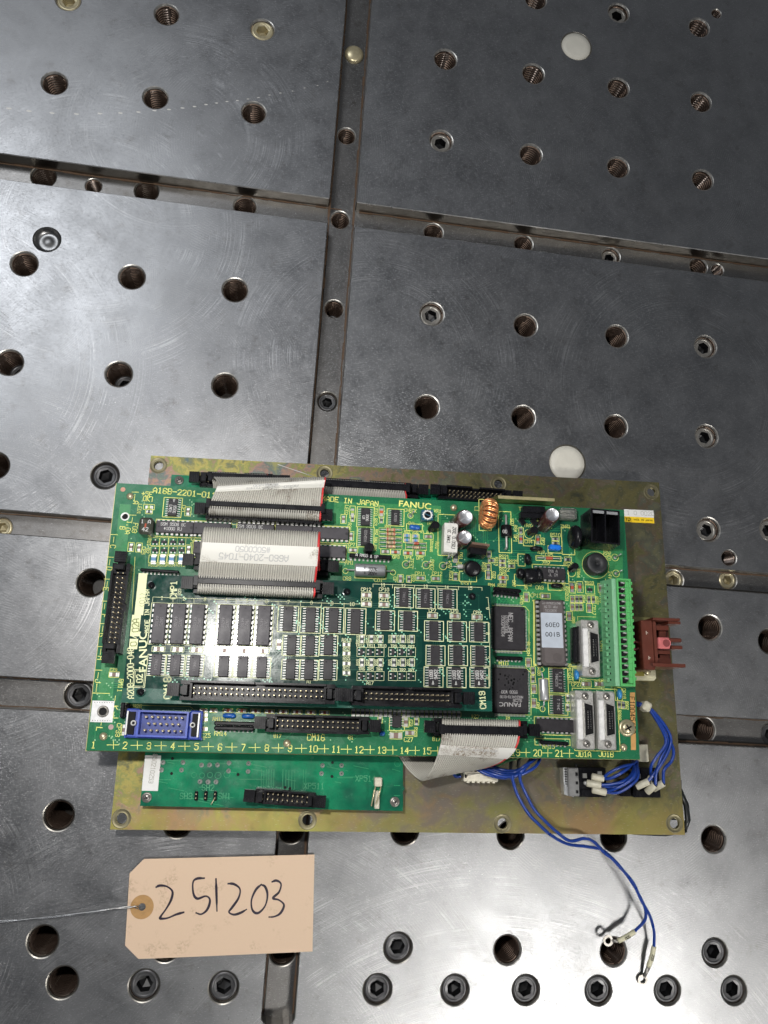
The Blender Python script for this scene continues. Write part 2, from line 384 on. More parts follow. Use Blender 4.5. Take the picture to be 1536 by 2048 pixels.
# bottom plate is one piece round the closed end of the slot
ve = VEND; rr = 9.2
arc = [(-6.4, ve + .3), (-3.2, ve - .6), (3.2, ve - .6), (6.4, ve + .3)]
quad.append([(X0, Y0), (X1, Y0), (X1, HS[2][1]), (VX[1], HS[2][1]), (VX[1], ve + 3.5), (8.2, ve + 1.6), (6.4, ve + .3), (3.2, ve - .6), (-3.2, ve - .6), (-6.4, ve + .3), (-8.2, ve + 1.6), (VX[0], ve + 3.5), (VX[0], HS[2][1]), (X0, HS[2][1])])
mb = MB(); holed(quad, TH, 0, mb, 0)
# slot walls with a worn edge chamfer
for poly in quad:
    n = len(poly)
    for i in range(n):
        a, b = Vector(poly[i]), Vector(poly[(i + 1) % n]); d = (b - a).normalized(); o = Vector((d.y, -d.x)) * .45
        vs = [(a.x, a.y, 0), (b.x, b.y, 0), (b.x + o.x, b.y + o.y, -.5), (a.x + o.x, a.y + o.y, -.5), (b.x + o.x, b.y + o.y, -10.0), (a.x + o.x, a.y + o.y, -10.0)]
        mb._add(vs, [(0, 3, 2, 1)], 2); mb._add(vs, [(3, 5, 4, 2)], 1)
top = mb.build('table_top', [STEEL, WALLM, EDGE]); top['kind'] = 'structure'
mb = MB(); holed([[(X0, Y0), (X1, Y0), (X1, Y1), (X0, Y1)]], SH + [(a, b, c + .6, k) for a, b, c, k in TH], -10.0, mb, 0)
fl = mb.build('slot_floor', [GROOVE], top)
# dirt line in the corners of the slots
mb = MB()
rd = random.Random(3)
for (ya, yb) in HS:
    for yy, sg in ((ya, -1), (yb, 1)):
        x = X0
        while x < X1:
            l = rd.uniform(3, 12)
            if not (VX[0] - 2 < x < VX[1]): mb.box(x + l / 2, yy + sg * (.45 + rd.uniform(.3, .8)), -10.0, l, rd.uniform(.5, 1.3), rd.uniform(.15, .5))
            x += l * .9
for xx, sg in ((VX[0], 1), (VX[1], -1)):
    y = VEND
    while y < Y1:
        l = rd.uniform(3, 12); mb.box(xx + sg * (.45 + rd.uniform(.3, .9)), y + l / 2, -10.0, rd.uniform(.6, 1.6), l, rd.uniform(.15, .5)); y += l * .9
d_ = mb.build('slot_dirt', [RUST], top); d_['kind'] = 'stuff'
mb = MB()  # near-black floor strips: seam gaps, plus painted shade of the front slot's wall
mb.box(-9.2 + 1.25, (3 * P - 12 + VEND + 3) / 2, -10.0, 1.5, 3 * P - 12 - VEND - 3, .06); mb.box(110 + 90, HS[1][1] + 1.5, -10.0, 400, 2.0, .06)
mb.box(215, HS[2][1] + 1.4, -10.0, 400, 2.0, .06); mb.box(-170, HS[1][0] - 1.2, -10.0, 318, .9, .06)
mb.build('seam_gap_shade', [NEARBLACK], top)['kind'] = 'stuff'
# ---- threaded bores, plugs and set screws (shared meshes)
def thread_mesh(r, depth, m, cham=True, pitch=2.0, name='threaded_hole'):
    mb = MB(); n = 40; R = r; r1 = r * .86
    prof = [(R, 0), (R * .93, -.25), (r1, -(R - r1) * .9)] if cham else [(R, 0), (r1 + .2, -.3)]
    z0 = prof[-1][1]; sub = 4; rows = int(depth / pitch * sub)
    vs = []; fs = []
    for rr_, z in prof: vs += [(rr_ * math.cos(2 * math.pi * i / n), rr_ * math.sin(2 * math.pi * i / n), z) for i in range(n)]
    for k in range(rows + 1):
        z = z0 - k * pitch / sub
        for i in range(n):
            ph = (k / sub + i / n) % 1.0; tr = abs(ph * 2 - 1)
            q = r1 - .95 * (tr if tr > .12 else .0) * min(1, k / 4)
            vs.append((q * math.cos(2 * math.pi * i / n), q * math.sin(2 * math.pi * i / n), z))
    L = len(prof) + rows + 1
    for k in range(L - 1):
        for i in range(n):
            j = (i + 1) % n; fs.append((k * n + i, k * n + n + i, k * n + n + j, k * n + j))
    mb._add(vs, fs, 0, True)
    for i in range((len(prof) - 1) * n): mb.m[i] = 1; mb.sm[i] = False
    for k in range(rows):
        for i in range(n):
            ph = (k / sub + i / n) % 1.0
            if .45 < abs(ph * 2 - 1): mb.m[(k + len(prof)) * n - n + i + n * 0] = 3  # darker helical band sets the thread rows apart
            mb.sm[(k + len(prof) - 1) * n + i] = False
    for i in range(n, 2 * n): pass
    mb.disc(0, 0, r1, z0 - rows * pitch / sub + .05, 2, n)
    return mesh_of(mb, name, [m, CHAMF if m is THREAD else WALLM, NEARBLACK, THREADBAND])
def hexpts(r, a0=0.2): return [(r * math.cos(a0 + i * math.pi / 3), r * math.sin(a0 + i * math.pi / 3)) for i in range(6)]
def screw_mesh(r, m, deep=-2.2, name='set_screw', rim=None):
    """socket set screw with a hexagon recess"""
    mb = MB(); n = 30
    a = [(r * math.cos(2 * math.pi * i / n), r * math.sin(2 * math.pi * i / n)) for i in range(n)]
    hr = r * .56; ri = r * .86
    def ringz(rad, z): return [(rad * math.cos(2 * math.pi * i / n), rad * math.sin(2 * math.pi * i / n), z) for i in range(n)]
    mb.lathe([(r, deep - 1.1), (ri, deep), (ri * .86, deep - .02), (ri * .80, deep - .35)], 0, 0, n, 0, True)
    # face between the rim and the hexagon: fan rows
    hx = []
    for i in range(n):
        th = 2 * math.pi * i / n; k = (th - .2) % (math.pi / 3) - math.pi / 6
        rad = hr * math.cos(math.pi / 6) / math.cos(k); hx.append((rad * math.cos(th), rad * math.sin(th)))
    zi = deep - .35
    vs = ringz(ri * .80, zi) + [(x, y, zi - .15) for x, y in hx] + [(x * .98, y * .98, zi - 6) for x, y in hx] + [(0, 0, zi - 7.5)]
    fs = []
    for i in range(n):
        j = (i + 1) % n; fs += [(i, j, n + j, n + i), (n + i, n + j, 2 * n + j, 2 * n + i), (2 * n + i, 2 * n + j, 3 * n)]
    mb._add(vs, fs, 0, False)
    for i in range(n): q = len(mb.m) - 3 * n + 3 * i; mb.m[q + 1] = 1; mb.m[q + 2] = 1
    return mesh_of(mb, name, [m, m if m is SCREWB else HEXK])
TM = {}
def place_hole(x, y, r, kind, z):
    par = top
    key = (round(r, 1), kind)
    if kind == 'plug':
        if key not in TM:
            mb = MB(); mb.lathe([(r, 0), (r - .5, -.5), (r - .6, -1.3), (r - .8, -1.3)], n=48, m=1); mb.lathe([(r - .8, -1.3), (r - 1.1, -.15), (r * .6, -.05), (r * .1, -.05)], n=48, m=0); mb.disc(0, 0, r * .1 + .01, -.05, 0, 48)
            TM[key] = mesh_of(mb, 'round_plug', [PLUGW, WALLM])
        inst('round_plug', TM[key], par, (x, y, z)); return
    if kind == 'dome':
        if key not in TM:
            mb = MB(); mb.lathe([(r, 0), (r, .6)] + [(r * math.cos(a), .6 + 2.6 * math.sin(a)) for a in [i * math.pi / 16 for i in range(1, 8)]] + [(.02, 3.2)], n=32); mb.lathe([(r, 0), (r, -1)], n=32)
            TM[key] = mesh_of(mb, 'domed_plug', [SCREWB])
        o = inst('domed_plug', TM[key], par, (x, y, z)); return
    if kind == 'dimple':
        if key not in TM:
            mb = MB(); mb.lathe([(r, 0), (r * .93, -.9), (r * .85, -2.6), (r * .6, -3.4), (r * .3, -2.6), (r * .12, -2.3), (.02, -2.3)], n=36)
            TM[key] = mesh_of(mb, 'counterbored_pin', [mat('pin_steel', (.17, .17, .17), .32, 1.0)])
        inst('counterbored_pin', TM[key], par, (x, y, z)); return
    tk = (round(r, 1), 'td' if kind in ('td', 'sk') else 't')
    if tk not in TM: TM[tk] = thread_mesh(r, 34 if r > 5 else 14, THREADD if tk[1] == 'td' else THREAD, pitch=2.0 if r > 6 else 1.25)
    o = inst('threaded_hole', TM[tk], par, (x, y, z), rd.uniform(0, 6.28))
    if kind in ('s', 'sk', 'sb', 'sw'):
        if key not in TM:
            TM[key] = screw_mesh(r * .90, {'s': SCREWG, 'sk': SCREWK, 'sb': SCREWB, 'sw': SCREWB}[kind], {'s': -2.6, 'sk': -1.6, 'sb': -.9, 'sw': -.5}[kind])
        inst('set_screw', TM[key], par, (x, y, z), rd.uniform(0, 6.28))
    elif kind == 't' and r > 6 and rd.random() < .35:
        k2 = (round(r, 1), 'deep')
        if k2 not in TM: TM[k2] = screw_mesh(r * .84, SCREWK, -21)
        inst('set_screw', TM[k2], par, (x, y, z), rd.uniform(0, 6.28))
for x, y, r, k in TH: place_hole(x, y, r, k, 0)
for x, y, r, k in SH: place_hole(x, y, r, k, -10.0)
# row of small dents left by a tool, top left plate
mb = MB(); pts = [(18,217),(58,222),(104,226),(153,228),(200,227),(241,226),(277,224),(309,221),(338,219),(365,216),(389,213),(412,209),(433,206),(454,203),(475,201),(496,198),(517,195),(539,190),(561,186),(585,182),(609,176),(635,171),(655,163)]
dm = MB(); dm.lathe([(1.0, .03), (.45, .05), (.02, .05)], 0, 0, 10, 0); dm.v = [(v[0] * 1.75, v[1] * .62, v[2]) for v in dm.v]; dm = mesh_of(dm, 'dent', [mat('bright_dent', (.62, .61, .58), .5, .3)])
for i, (x, y) in enumerate(pts):
    p = WORLD.at(x, y, 0); o = inst('dent', dm, top, (p.x, p.y, 0), .25 * i / 22); k = 1 - i / 34; o.scale = (k, k, 1)
# ------------------------------------------------------------------ materials of the electronics
def pcb(name, base, light, sc_=1.0, rough=.22, spec=.5):
    t = NT(name); o = t.n('Mapping', {0: t.tc.outputs['Object'], 3: (1000, 1000, 1000)}).outputs[0]
    a = t.noise(o, .05, 3); f = t.noise(o, 1.1, 3, .6)
    c = t.mix(t.mapr(a, .35, .65, 0, 1), base, light)
    c = t.mix(t.mapr(f, .5, .8, 0, .35), c, tuple(x * .6 for x in base))
    r = t.mapr(t.noise(o, .18, 4, .6), .3, .7, rough - .06, rough + .10)
    t.set(col=c, rough=r, spec=spec, nrm=t.bump(t.noise(o, .9, 2), .10, .0001))
    return t.mat
GREEN = pcb('green_solder_mask', (.014, .140, .062), (.018, .160, .070))
GREENB = pcb('copper_under_mask', (.038, .225, .080), (.046, .25, .088), rough=.26)
GREEND = pcb('teal_mask', (.008, .105, .062), (.010, .12, .07))
DARKG = pcb('dark_green_mask', (.003, .030, .024), (.005, .044, .032), rough=.15, spec=.38)
EDGEG = mat('board_edge', (.10, .16, .07), .6)
TRACE = mat('trace_on_dark', (.012, .085, .052), .25)
TRACEL = mat('trace_on_green', (.03, .26, .09), .28)
SILK = mat('yellow_print', (.80, .82, .22), .55, var=.05)
SILKP = mat('pale_print', (.74, .78, .46), .5, var=.05)
WHITEP = mat('white_print', (.72, .72, .70), .5, var=.03)
CHIP = mat('chip_epoxy', (.028, .026, .029), .42, spec=.25, var=.2, bump=.12)
CHIPG = mat('grey_chip_epoxy', (.055, .051, .058), .44, spec=.3, var=.15, bump=.12)
CERAM = mat('ceramic_package', (.105, .09, .088), .5, var=.08, bump=.05)
PIN = mat('tinned_pin', (.50, .50, .48), .48, .6, var=.1)
TIN = mat('tinned_end', (.50, .50, .47), .4, .8)
GOLD = mat('gold_pin', (.82, .70, .45), .32, .6)
PLAST = mat('black_plastic', (.008, .008, .010), .28, spec=.22, var=.15, bump=.1)
PLASTD = mat('matt_black_plastic', (.006, .006, .007), .6, spec=.2)
SMDC = mat('capacitor_tan', (.22, .14, .11), .45)
SMDR = mat('resistor_black', (.045, .05, .055), .4)
SMDB = mat('resistor_blue', (.10, .28, .55), .4)
GLASSR = mat('red_glass', (.42, .09, .05), .2)
ORANGE = mat('orange_lens', (.60, .13, .04), .3)
YELLENS = mat('green_lens', (.35, .48, .10), .3)
BLUEC = mat('blue_epoxy', (.015, .11, .42), .28, coat=.3)
BLUEP = mat('blue_plastic', (.045, .085, .42), .35, bump=.05)
BLUED = mat('dark_blue_plastic', (.02, .045, .26), .4)
TEALP = mat('trimmer_blue', (.02, .10, .16), .35)
SLEEVE = mat('brown_sleeve', (.060, .022, .020), .25, coat=.4)
ALU = mat('aluminium', (.62, .63, .64), .34, .7)
CANM = mat('can_top', (.62, .63, .66), .36, .85)
STEELC = mat('connector_shell', (.56, .55, .52), .34, .5, var=.2, scale=900, bump=.5)
STEELB = mat('bright_shell', (.88, .87, .85), .3, .2, bump=.1)
COPPER = mat('enamelled_copper', (.88, .38, .15), .26, .7, var=.2, coat=.5)
CORE = mat('core_dark', (.10, .05, .03), .5)
CERW = mat('white_ceramic', (.66, .65, .61), .5, bump=.1)
BAND = [mat('resistor_tan', (.52, .42, .26), .4), mat('band_red', (.45, .06, .03), .4), mat('band_brown', (.14, .06, .03), .4), mat('band_gold', (.5, .38, .12), .35, .6)]
TGREEN = mat('terminal_green', (.10, .44, .13), .38, var=.06)
TGREEN2 = mat('terminal_green_pale', (.16, .42, .22), .34, var=.08)
BROWNP = mat('brown_plastic', (.115, .030, .018), .38, var=.12, bump=.05)
PINKP = mat('pink_plastic', (.62, .17, .17), .42)
CREAM = mat('cream_nylon', (.66, .63, .44), .45)
CREAMW = mat('white_nylon', (.56, .53, .42), .45)
RIB = mat('grey_ribbon', (.45, .435, .385), .36, var=.06, scale=150)
REDW = mat('red_wire', (.60, .035, .035), .35)
BLUEW = mat('blue_wire', (.010, .045, .27), .32, var=.08)
BLACKW = mat('black_wire', (.01, .012, .012), .35)
def dirty(name, col, dirt, lo=.56, hi=.68, scale=.12, rough=.5):
    t = NT(name); o = t.n('Mapping', {0: t.tc.outputs['Object'], 3: (1000, 1000, 1000)}).outputs[0]
    f = t.math('MULTIPLY', t.mapr(t.noise(o, scale, 3), lo, hi, 0, 1), t.mapr(t.noise(o, 1.2, 4, .7), .40, .62, 0, 1))
    t.set(col=t.mix(f, col, dirt), rough=rough); return t.mat
LABEL = dirty('white_label', (.64, .63, .58), (.20, .17, .12), .60, .72)
RIBD = dirty('stained_ribbon', (.45, .435, .385), (.13, .10, .07), .56, .66, .09)
GLASS = NT('clear_case').set(col=(.75, .75, .70), rough=.12, trans=.9, spec=.6).mat
SMOKE = mat('smoked_case', (.055, .06, .045), .18, coat=.6, var=.4)
def chromate():
    t = NT('zinc_chromate'); o = t.n('Mapping', {0: t.tc.outputs['Object'], 3: (1000, 1000, 1000)}).outputs[0]
    a = t.noise(o, .022, 5, .62, .6); b = t.noise(t.n('Mapping', {0: o, 1: (300, 90, 0)}).outputs[0], .07, 5, .65, .4); f = t.noise(o, .9, 4, .7)
    c = t.ramp(t.math('MULTIPLY_ADD', b, .45, t.math('MULTIPLY', a, .55)), ((.38, (.09, .12, .12)), (.43, (.17, .17, .08)), (.47, (.34, .29, .09)), (.505, (.20, .22, .08)), (.54, (.31, .19, .15)), (.58, (.12, .15, .14)), (.64, (.27, .26, .11))))
    # the right hand half is duller, the rim more yellow green
    sx = t.n('SeparateXYZ', {0: o}).outputs
    right = t.mapr(sx[0], 60, 190, 0, .75)
    c = t.mix(right, c, t.ramp(b, ((.36, (.085, .085, .055)), (.47, (.15, .135, .07)), (.53, (.10, .095, .06)), (.62, (.135, .13, .085)))))
    rim = t.math('MULTIPLY', t.mapr(t.math('ADD', sx[1], t.math('MULTIPLY', b, 26.0)), -186, -172, 1, 0), .8)
    c = t.mix(rim, c, t.mix(t.mapr(a, .4, .6, 0, 1), (.33, .32, .08), (.34, .22, .10)))
    mid = t.math('MULTIPLY', t.mapr(t.math('ABSOLUTE', t.math('SUBTRACT', sx[0], 175)), 30, 75, 1, 0), t.mapr(sx[1], -140, -155, 0, 1))
    c = t.mix(t.math('MULTIPLY', mid, t.mapr(b, .4, .6, .2, .8)), c, (.15, .125, .11))
    sp = t.math('MULTIPLY', t.mapr(f, .62, .72, 0, 1), .35)
    c = t.mix(sp, c, (.55, .52, .44))
    scr = t.n('TexVoronoi', {'Vector': t.n('Mapping', {0: o, 2: (0, 0, .1), 3: (.06, .9, 1)}).outputs[0], 'Scale': 1.0}, feature='F1', voronoi_dimensions='2D').outputs['Distance']
    c = t.mix(t.math('MULTIPLY', t.mapr(scr, .02, .05, 1, 0), .6), c, (.6, .58, .48))
    t.set(col=c, rough=t.mapr(b, .3, .7, .34, .52), metal=.75, nrm=t.bump(f, .15))
    return t.mat
ZINC = chromate()
ZINCE = mat('chromate_edge', (.45, .40, .18), .4, .9)

# ------------------------------------------------------------------ frames of the assembly
PLATE = ASM
SUBF = ASM.moved(0, 0, 8.5)
MAINF = ASM.moved(-9.61, -27.13, 29.54)
p_ = ASM.at(273, 1148, 48.5)
TOPF = ASM.moved(p_.x, p_.y, 48.5)
def sz(fr, x, y, w, h, z=0):
    a = fr.at(x - w / 2, y, z); b = fr.at(x + w / 2, y, z); c = fr.at(x, y - h / 2, z); d = fr.at(x, y + h / 2, z)
    return (b - a).length, (d - c).length
class Board:
    def __init__(s, name, fr, label, cat, corners, mat_, thick=1.6, mats=None):
        s.fr = fr; s.e = thing(name, fr, label, cat)
        s.poly = [tuple(fr.at(*c, 0)[:2]) for c in corners]
        mb = MB(); mb.prism(s.poly, -thick, 0, 0, 1); s.pcb = mb.build('circuit_board', [mat_, EDGEG], s.e)
        s.silk = MB(); s.tr = MB(); s.pad = MB()
    def at(s, x, y, z=0): return s.fr.at(x, y, z)
    def rect(s, x, y, w, h, lw=.36, z=.06):
        p = s.at(x, y); a, b = sz(s.fr, x, y, w, h); s.silk.rect(p.x, p.y, a, b, lw, z)
    def line(s, pts, lw=.36, z=.06):
        q = [s.at(*p) for p in pts]
        for a, b in zip(q, q[1:]): s.silk.strip(a, b, lw, z)
    def txt(s, t, x, y, h, ang=0, lw=None, adv=1.0, wx=.85, m=0):
        p = s.at(x, y); hh = h / 3.55; text(s.silk, t, p.x, p.y, hh, ang, lw, m, .06, adv, wx)
    def ring(s, x, y, r, lw=.28): p = s.at(x, y); k = r / 3.55; s.silk.disc(p.x, p.y, k, .06, 0, 20, k - lw)
    def zone(s, pts, m, z=.02): pass
def soic(n, bw, bl, pw=1.5, h=2.0, pitch=1.27, dark=True, mark=True):
    key = ('soic', n, bw, bl, dark)
    if key not in _M:
        mb = MB(); mb.bevbox(0, 0, .15, bw, bl, h, .25, 0)
        mb.disc(-bw * .22, bl * .38, .35, h + .16, 1, 8) if mark else None
        a = mesh_of(mb, 'chip', [CHIP if dark else CHIPG, PLASTD])
        mb = MB()
        for i in range(n):
            y = (i - (n - 1) / 2) * pitch
            for s in (-1, 1):
                mb.box(s * (bw / 2 + .25), y, .55, .6, .42, .5); mb.box(s * (bw / 2 + pw * .62), y, .05, pw * .75, .42, .35)
        _M[key] = (a, mesh_of(mb, 'pins', [PIN]))
    return _M[key]
def dip(n, bw=6.4, pitch=2.54, h=3.6, grey=True, L=None):
    key = ('dip', n, bw, grey)
    if key not in _M:
        L = L or n * pitch - .6; mb = MB(); mb.bevbox(0, 0, .8, bw, L, h, .35, 0)
        mb.lathe([(.9, h + .82), (.9, h + .2 + .6)], 0, -L / 2 + .9, 10, 1, False); mb.disc(0, -L / 2 + .95, .85, h + .82, 1, 12); mb.disc(0, L / 2 - 1.6, .55, h + .82, 1, 10)
        a = mesh_of(mb, 'chip', [CHIPG if grey else CHIP, CHIP]); mb = MB()
        for i in range(n):
            y = (i - (n - 1) / 2) * pitch
            for s in (-1, 1):
                mb.box(s * (bw / 2 + .42), y, 2.3, .9, 1.35, .3); mb.box(s * (bw / 2 + .75), y, 0, .28, .9, 2.5)
        _M[key] = (a, mesh_of(mb, 'pins', [PIN]))
    return _M[key]
def put(b, pair, x, y, zt, rz=0, name='chip', lab=None):
    p = b.at(x, y, zt); o = inst(name, pair[0], b.e, (p.x, p.y, 0), rz); c = inst('pins', pair[1], o)
    if lab: o['label'] = lab
    return o
def smd(kind, w=1.3, l=2.2, h=.8):
    key = ('smd', kind, w, l)
    if key not in _M:
        mb = MB(); m = {'c': SMDC, 'r': SMDR, 'd': GLASSR, 'b': SMDB, 'o': ORANGE, 'y': YELLENS}[kind]
        if kind == 's':pass
        mb.box(0, 0, .1, w, l * .56, h, 0); mb.box(0, l * .39, .05, w * 1.02, l * .24, h + .05, 1); mb.box(0, -l * .39, .05, w * 1.02, l * .24, h + .05, 1)
        mb.box(0, l * .62, .02, w * 1.1, l * .3, .14, 1); mb.box(0, -l * .62, .02, w * 1.1, l * .3, .14, 1)
        _M[key] = mesh_of(mb, {'c': 'chip_capacitor', 'r': 'chip_resistor', 'd': 'glass_diode', 'b': 'chip_resistor', 'o': 'indicator_lamp', 'y': 'indicator_lamp'}[kind], [m, TIN])
    return _M[key]
def sot():
    if 'sot' not in _M:
        mb = MB(); mb.bevbox(0, 0, .1, 1.4, 2.9, 1.0, .2, 0)
        for x, y in ((-1.1, .95), (-1.1, -.95), (1.1, 0)): mb.box(x, y, .05, .9, .6, .25, 1)
        _M['sot'] = mesh_of(mb, 'small_transistor', [CHIP, PIN])
    return _M['sot']
def S(b, lst, kind, rz=0, w=1.3, l=2.2, box=None, names=None):
    me = sot() if kind == 's' else smd(kind, w, l)
    for q in lst:
        p = b.at(q[0], q[1], .8); inst(me.name.split('.')[0], me, b.e, (p.x, p.y, 0), math.radians(rz))
        if box:
            bw, bh = box; b.rect(q[0], q[1], bw, bh, .27)
def header(b, x0, y0, x1, y1, n, rows=2, wid=9.0, latch=True, z=0, hgt=9.0, pitch=2.54, latch_out=5.5, floor=2.0, bright=False):
    """shrouded pin header with two ejector latches; (x0,y0)-(x1,y1): ends of the shroud's centre line in the photo"""
    A = b.at(x0, y0, hgt); B = b.at(x1, y1, hgt); d = B - A; L = math.hypot(d.x, d.y); ang = math.atan2(d.y, d.x); c = (A + B) / 2
    mb = MB(); t = 1.0
    mb.box(0, 0, z, L, wid, floor); W = wid / 2 - t / 2
    mb.box(0, -W, floor, L, t, hgt - floor)
    g = 4.2
    for s in (-1, 1): mb.box(s * (L / 4 + g / 4), W, floor, L / 2 - g / 2, t, hgt - floor)
    mb.box(0, W, floor, g, t, hgt * .35)
    mb.box(L / 2 - t / 2, 0, floor, t, wid - 2 * t, hgt - floor - 2); mb.box(-L / 2 + t / 2, 0, floor, t, wid - 2 * t, hgt - floor - 2)
    for s in (-1, 1):   # end posts
        for q in (-1, 1): mb.box(s * (L / 2 + 2.2), q * (wid / 2 - 1.0), z, 4.4, 1.9, hgt * .82)
        mb.box(s * (L / 2 + 2.2), 0, z, 4.4, wid - 3, 1.6)
    h = mb.build('pin_header', [PLAST], b.e, (c.x, c.y, 0), ang)
    mb = MB()
    for i in range(n):
        for r in range(rows):
            x = (i - (n - 1) / 2) * pitch; y = (r - (rows - 1) / 2) * pitch
            mb.box(x, y, floor, .64, .64, hgt * .62, 0, 0, .12)
    mb.build('pins', [GOLD], h)
    if latch:
        for s in (-1, 1):
            mb = MB(); mb.box(s * (L / 2 + 1.6), 0, 1.5, 2.2, 4.6, hgt + 2.0)
            mb.box(s * (L / 2 + 3.6), 0, hgt * .55, 3.4, 3.6, 3.2); x0_ = s * (L / 2 + latch_out + 1.6)
            mb.hexa([(x0_ - 2.8, -3, hgt + 0.2), (x0_ + 2.8, -3, hgt + .2), (x0_ + 2.8, 3, hgt + .2), (x0_ - 2.8, 3, hgt + .2)], [(x0_ - 2.8, -3, hgt + 2.6), (x0_ + 2.8, -3, hgt + 2.6), (x0_ + 2.8, 3, hgt + 2.6), (x0_ - 2.8, 3, hgt + 2.6)])
            for k in range(6): mb.box(x0_ - 2.4 + k * .95, 0, hgt + 2.6, .42, 6.0, .45)
            mb.build('latch', [PLAST], h)
    return h
def screw(b, x, y, r=3.4, z=0, m=None, washer=True, name='screw'):
    key = ('scr', r, washer)
    if key not in _M:
        mb = MB()
        if washer: mb.lathe([(r * 1.35, 0), (r * 1.35, .5), (r * .9, .5)], n=24, m=0)
        mb.lathe([(r, .4), (r, r * .3)] + [(r * math.cos(a), r * .3 + r * .42 * math.sin(a)) for a in (.4, .8, 1.2)] + [(.02, r * .74)], n=24, m=0)
        for a in (.5, .5 + math.pi / 2):
            mb.box(0, 0, r * .62, r * 1.15, r * .24, r * .16, 1, a)
        _M[key] = mesh_of(mb, 'screw', [m or SCREWG, PLASTD])
    p = b.at(x, y, r * .5); return inst(name, _M[key], b.e, (p.x, p.y, z))
def rivet(b, x, y, r=2.0):
    if ('riv', r) not in _M:
        mb = MB(); mb.lathe([(r, 0), (r * .96, r * .3), (r * .75, r * .6), (r * .4, r * .78), (.02, r * .84)], n=18); _M[('riv', r)] = mesh_of(mb, 'rivet', [SCREWB])
    p = b.at(x, y, .8); inst('rivet', _M[('riv', r)], b.e, (p.x, p.y, 0))
def sip(b, x0, y0, x1, y1, h=5.0, w=2.2, n=8, name='resistor_network', pins=-1):
    A = b.at(x0, y0, h); B = b.at(x1, y1, h); d = B - A; L = math.hypot(d.x, d.y); c = (A + B) / 2
    mb = MB(); mb.bevbox(0, 0, .8, L, w, h - .8, .5, 0)
    o = mb.build(name, [PLAST], b.e, (c.x, c.y, 0), math.atan2(d.y, d.x)); mb = MB()
    for i in range(n): mb.box((i - (n - 1) / 2) * L / n, pins * w * .62, 0, .9, 1.1, .7)
    mb.build('pins', [PIN], o); return o
def testpin(b, x, y, r=6.5):
    b.ring(x, y, r); p = b.at(x, y); mb = MB(); mb.lathe([(1.0, .03), (.7, .4), (.35, .6)], n=14)
    mb.tube([(0, 0, .3), (.4, .3, 3), (1.2, .9, 6.0)], .42, 6); mb.build('test_pin', [PIN], b.e, (p.x, p.y, 0))
def axial(b, x0, y0, x1, y1, r, body, mats, lead=.3, z=None, name='resistor', bands=None, n=14):
    A = b.at(x0, y0, 0); B = b.at(x1, y1, 0); d = B - A; L = math.hypot(d.x, d.y); c = (A + B) / 2; z = z or r + .2
    mb = MB(); mb.tube([(-L / 2, 0, 0), (-L / 2 + .15, 0, z * .8), (-L / 2 + .8, 0, z), (L / 2 - .8, 0, z), (L / 2 - .15, 0, z * .8), (L / 2, 0, 0)], lead, 6, 1)
    M = Matrix.Rotation(math.pi / 2, 3, 'Y'); h = body * L / 2
    if bands:
        pr = [(.02, -h), (r * .9, -h), (r, -h * .8), (r, -h * .55), (r * .85, -h * .45), (r * .85, -h * .25), (r * .85, -h * .1), (r * .85, h * .1), (r * .85, h * .3), (r * .85, h * .45), (r, h * .55), (r, h * .8), (r * .9, h), (.02, h)]
        ms = [0, 0, bands[0], 0, 0, bands[1], 0, bands[2], 0, 0, bands[3], 0, 0]
        T = mb.T; mb.lathe([(q, zz) for q, zz in pr], 0, 0, n, 0, True, Matrix(((0, 0, 1), (0, 1, 0), (-1, 0, 0))), [{0: 0, 1: 2, 2: 3, 3: 4}[k] for k in ms])
    else:
        mb.lathe([(.02, -h), (r * .92, -h), (r, -h * .93), (r, h * .93), (r * .92, h), (.02, h)], 0, 0, n, 0, True, Matrix(((0, 0, 1), (0, 1, 0), (-1, 0, 0))))
    k = 0
    # lift the lathed body to the lead height
    off = 6 * 6
    for i in range(off, len(mb.v)): v = mb.v[i]; mb.v[i] = (v[0], v[1], v[2] + z)
    return mb.build(name, mats, b.e, (c.x, c.y, 0), math.atan2(d.y, d.x))
def vcyl(b, x, y, zt, r, h, mats, prof=None, name='capacitor', lean=None, n=28, ms=None):
    p = b.at(x, y, zt); mb = MB(); mb.lathe(prof or [(r * .95, 0), (r, .4), (r, h - .5), (r * .93, h), (.02, h)], 0, 0, n, 0, True, None, ms)
    return mb, p
def radial_cap(b, x, y, r, h, lean=(0, 0)):
    p = b.at(x, y, h); mb = MB()
    sh = Matrix(((1, 0, lean[0]), (0, 1, lean[1]), (0, 0, 1)))
    pr = [(r * .93, 0), (r, .5), (r, h - .9), (r * .96, h - .35), (r * .86, h - .05), (r * .84, h - .22), (r * .05, h - .22), (.01, h - .22)]
    mb.lathe(pr, 0, 0, 30, 0, True, sh, [0, 0, 0, 0, 1, 1, 1])
    for k in range(3):
        a = math.radians(90 + 120 * k + 8); q = sh @ Vector((0, 0, h)); e = (q.x + r * .8 * math.cos(a), q.y + r * .8 * math.sin(a))
        mb.strip((q.x, q.y), e, .38, h - .20, 2, False)
    return mb.build('electrolytic_capacitor', [SLEEVE, CANM, ALU], b.e, (p.x - lean[0] * h, p.y - lean[1] * h, 0))
